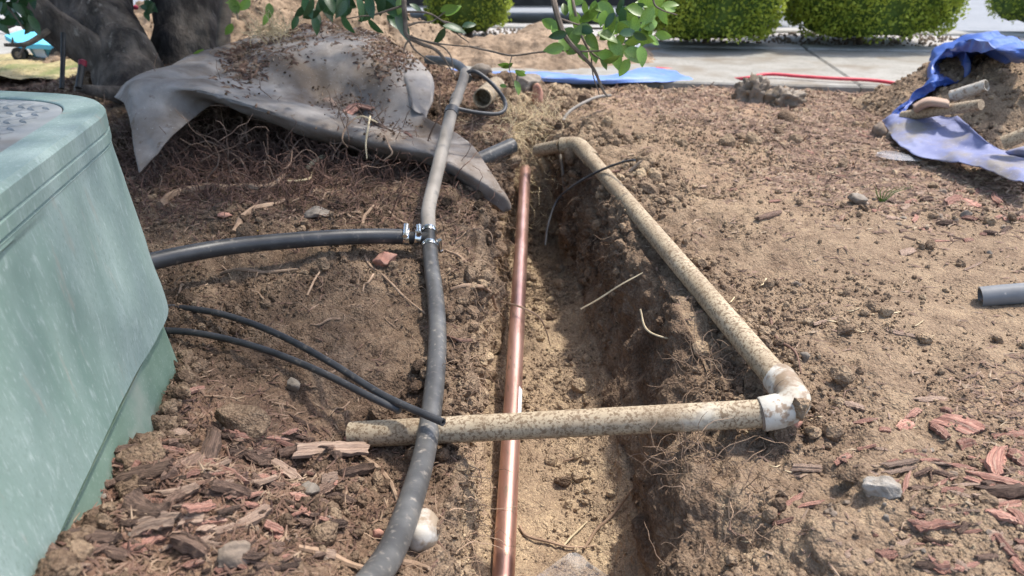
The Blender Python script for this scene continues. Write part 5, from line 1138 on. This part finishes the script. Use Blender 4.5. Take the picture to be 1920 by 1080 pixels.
for x_ in (51, 123):
    c0 = Vector(pxm(x_, 101, -.03)); w_ = build('wheel', tube([c0 - Vector((0, .015, 0)), c0 + Vector((0, .012, 0))], 13 * sc_, 18), m_black, CT_); build('hub', tube([c0 - Vector((0, .018, 0)), c0 - Vector((0, .012, 0))], 6 * sc_, 12), m_rockg, w_)
# yellow leaf on soil
a_, n_ = hit(470, 440); o = bpy.data.objects.new('fallen_leaf', LY); COL.objects.link(o); o.location = a_ + n_ * .004; o.scale = (.014,) * 3; o.rotation_euler = (.3, -.3, .4); tag(o, 'tiny yellow leaf on the soil above the black branch pipe', 'leaf')
# a sprig of grass on the far right bank
gr = []
for k in range(6):
    b0, _ = hit(1650 + k * 1.5, 378); gr.append(tube([b0, b0 + Vector((.006 * (k - 2), 0, .02)), b0 + Vector((.014 * (k - 2) + .012, 0, .034))], [.0014, .0012, .0003], 4))
o = build('grass_sprig', cat_vf(gr), m_leaf); tag(o, 'single small green grass sprig on the far right mulch', 'grass')
# ------------------------------------------------------------------ labels for the many small pieces: said by look and by the nearest landmark
LMK = [(1488,800,'red stone'),(1658,912,'concrete lump'),(1795,800,'broad flat red chip'),(1870,866,'grooved red slab'),(1747,990,'orange red chip'),(1480,948,'dark red stick'),(1690,625,'lone brown chip'),(1880,552,'grey pipe stub'),
 (1440,410,'short dark stick'),(1814,378,'orange brown block chip'),(1612,372,'grey stone'),(1500,760,'white elbow'),(1410,165,'crumpled bag'),(1690,292,'plastic scrap'),(1480,220,'tan round clod'),(1648,243,'square block'),(1850,330,'tarp edge'),
 (448,785,'large clod'),(265,855,'earth slab'),(400,888,'grooved red chip'),(398,835,'upright bark chunk'),(620,864,'light brown slab'),(574,922,'olive pebble'),(270,962,'ribbed bark chunk'),(450,985,'salmon bark strip'),(430,1045,'dark brown rock'),(175,1030,'thick bark chunk'),
 (570,960,'bright red chip'),(290,985,'torn bark piece'),(65,1045,'green box foot'),(330,720,'green box corner'),(550,725,'grey stone'),(720,487,'reddish stone'),(585,403,'flat pale stone'),(420,352,'thickest root'),(480,395,'forked root'),(700,445,'branch pipe'),
 (520,625,'black hose'),(815,700,'grey pipe'),(800,445,'hose clamps'),(740,920,'bent root'),(1350,620,'long pipe'),(1300,800,'crossing pipe'),(1450,610,'knobbly root'),(1895,948,'flat red chip'),(1760,1062,'broken orange chip'),(1900,1050,'lower right corner'),(1170,960,'leaning branch')]
from bpy_extras.object_utils import world_to_camera_view as w2c
bpy.context.view_layer.update(); used = {}
byl = {}
for o in list(COL.objects):
    if o.parent is None and o.get('label') and o.get('group') and o['category'] in ('wood chip', 'bark', 'pebble', 'root', 'straw'): byl.setdefault(o['label'], []).append(o)
COLR = {'red_wood_chip': 'red', 'bark_chunk': 'dark brown', 'wood_sliver': 'tan', 'pebble': 'earthy', 'rootlet': 'brown', 'straw': 'pale'}
for L_, os_ in byl.items():
    if len(os_) < 2: continue
    for o in os_:
        c = Vector((0, 0, 0)) 
        for b in o.bound_box: c += Vector(b)
        c = o.matrix_world @ (c / 8); e = o.matrix_world @ Vector((.5, 0, 0)); f = o.matrix_world @ Vector((-.5, 0, 0)); q = w2c(SC, cam, c); x, y = q.x * 1920, (1 - q.y) * 1080
        if 'chip' in o.name or 'chunk' in o.name or 'sliver' in o.name:
            a, b = w2c(SC, cam, e), w2c(SC, cam, f); dx, dy = (a.x - b.x) * 1920, (b.y - a.y) * 1080; px_ = math.hypot(dx, dy)
            if dx < 0: dx, dy = -dx, -dy
            sl = 'level' if abs(dy) < .25 * dx else ('steep' if abs(dy) > dx else ('falling' if dy > 0 else 'rising'))
        else: px_ = max(o.dimensions) * FPX / max(depth(c), .1); sl = ''
        sz = 'tiny' if px_ < 14 else 'small' if px_ < 24 else 'middling' if px_ < 38 else 'long' if sl else 'sizable'
        kind = {'red_wood_chip': 'wood chip', 'bark_chunk': 'bark chip', 'wood_sliver': 'wood sliver'}.get(o.name.split('.')[0], o.name.split('.')[0])
        nb = sorted(LMK, key=lambda l: (l[0] - x) ** 2 + ((l[1] - y) * 1.4) ** 2)[:3]
        def rel(l):
            ax, ay = x - l[0], (y - l[1]) * 1.2
            r1 = 'right of' if ax > 0 else 'left of'; r2 = 'below' if ay > 0 else 'above'; dd = math.hypot(ax, ay)
            base = r1 if abs(ax) > 2 * abs(ay) else r2 if abs(ay) > 2 * abs(ax) else r2 + ' and ' + r1
            return ('just ' if dd < 45 else 'well ' if dd > 110 else '') + base + ' the ' + l[2]
        head = ' '.join(w for w in (sz, sl, COLR.get(o.name.split('.')[0], ''), kind) if w); cand = [head + ' ' + rel(nb[0]), head + ' ' + rel(nb[1]), head + ' between the ' + nb[0][2] + ' and the ' + nb[1][2], head + ' between the ' + nb[0][2] + ' and the ' + nb[2][2], head + ' ' + rel(nb[2])]
        cand = [t for t in cand if len(t.split()) <= 16]
        for t in cand:
            if t not in used: break
        else: t = cand[0]
        used[t] = 1; o['label'] = t
print('objects', len(bpy.data.objects), 'tris', sum(len(m.polygons) for m in bpy.data.meshes))
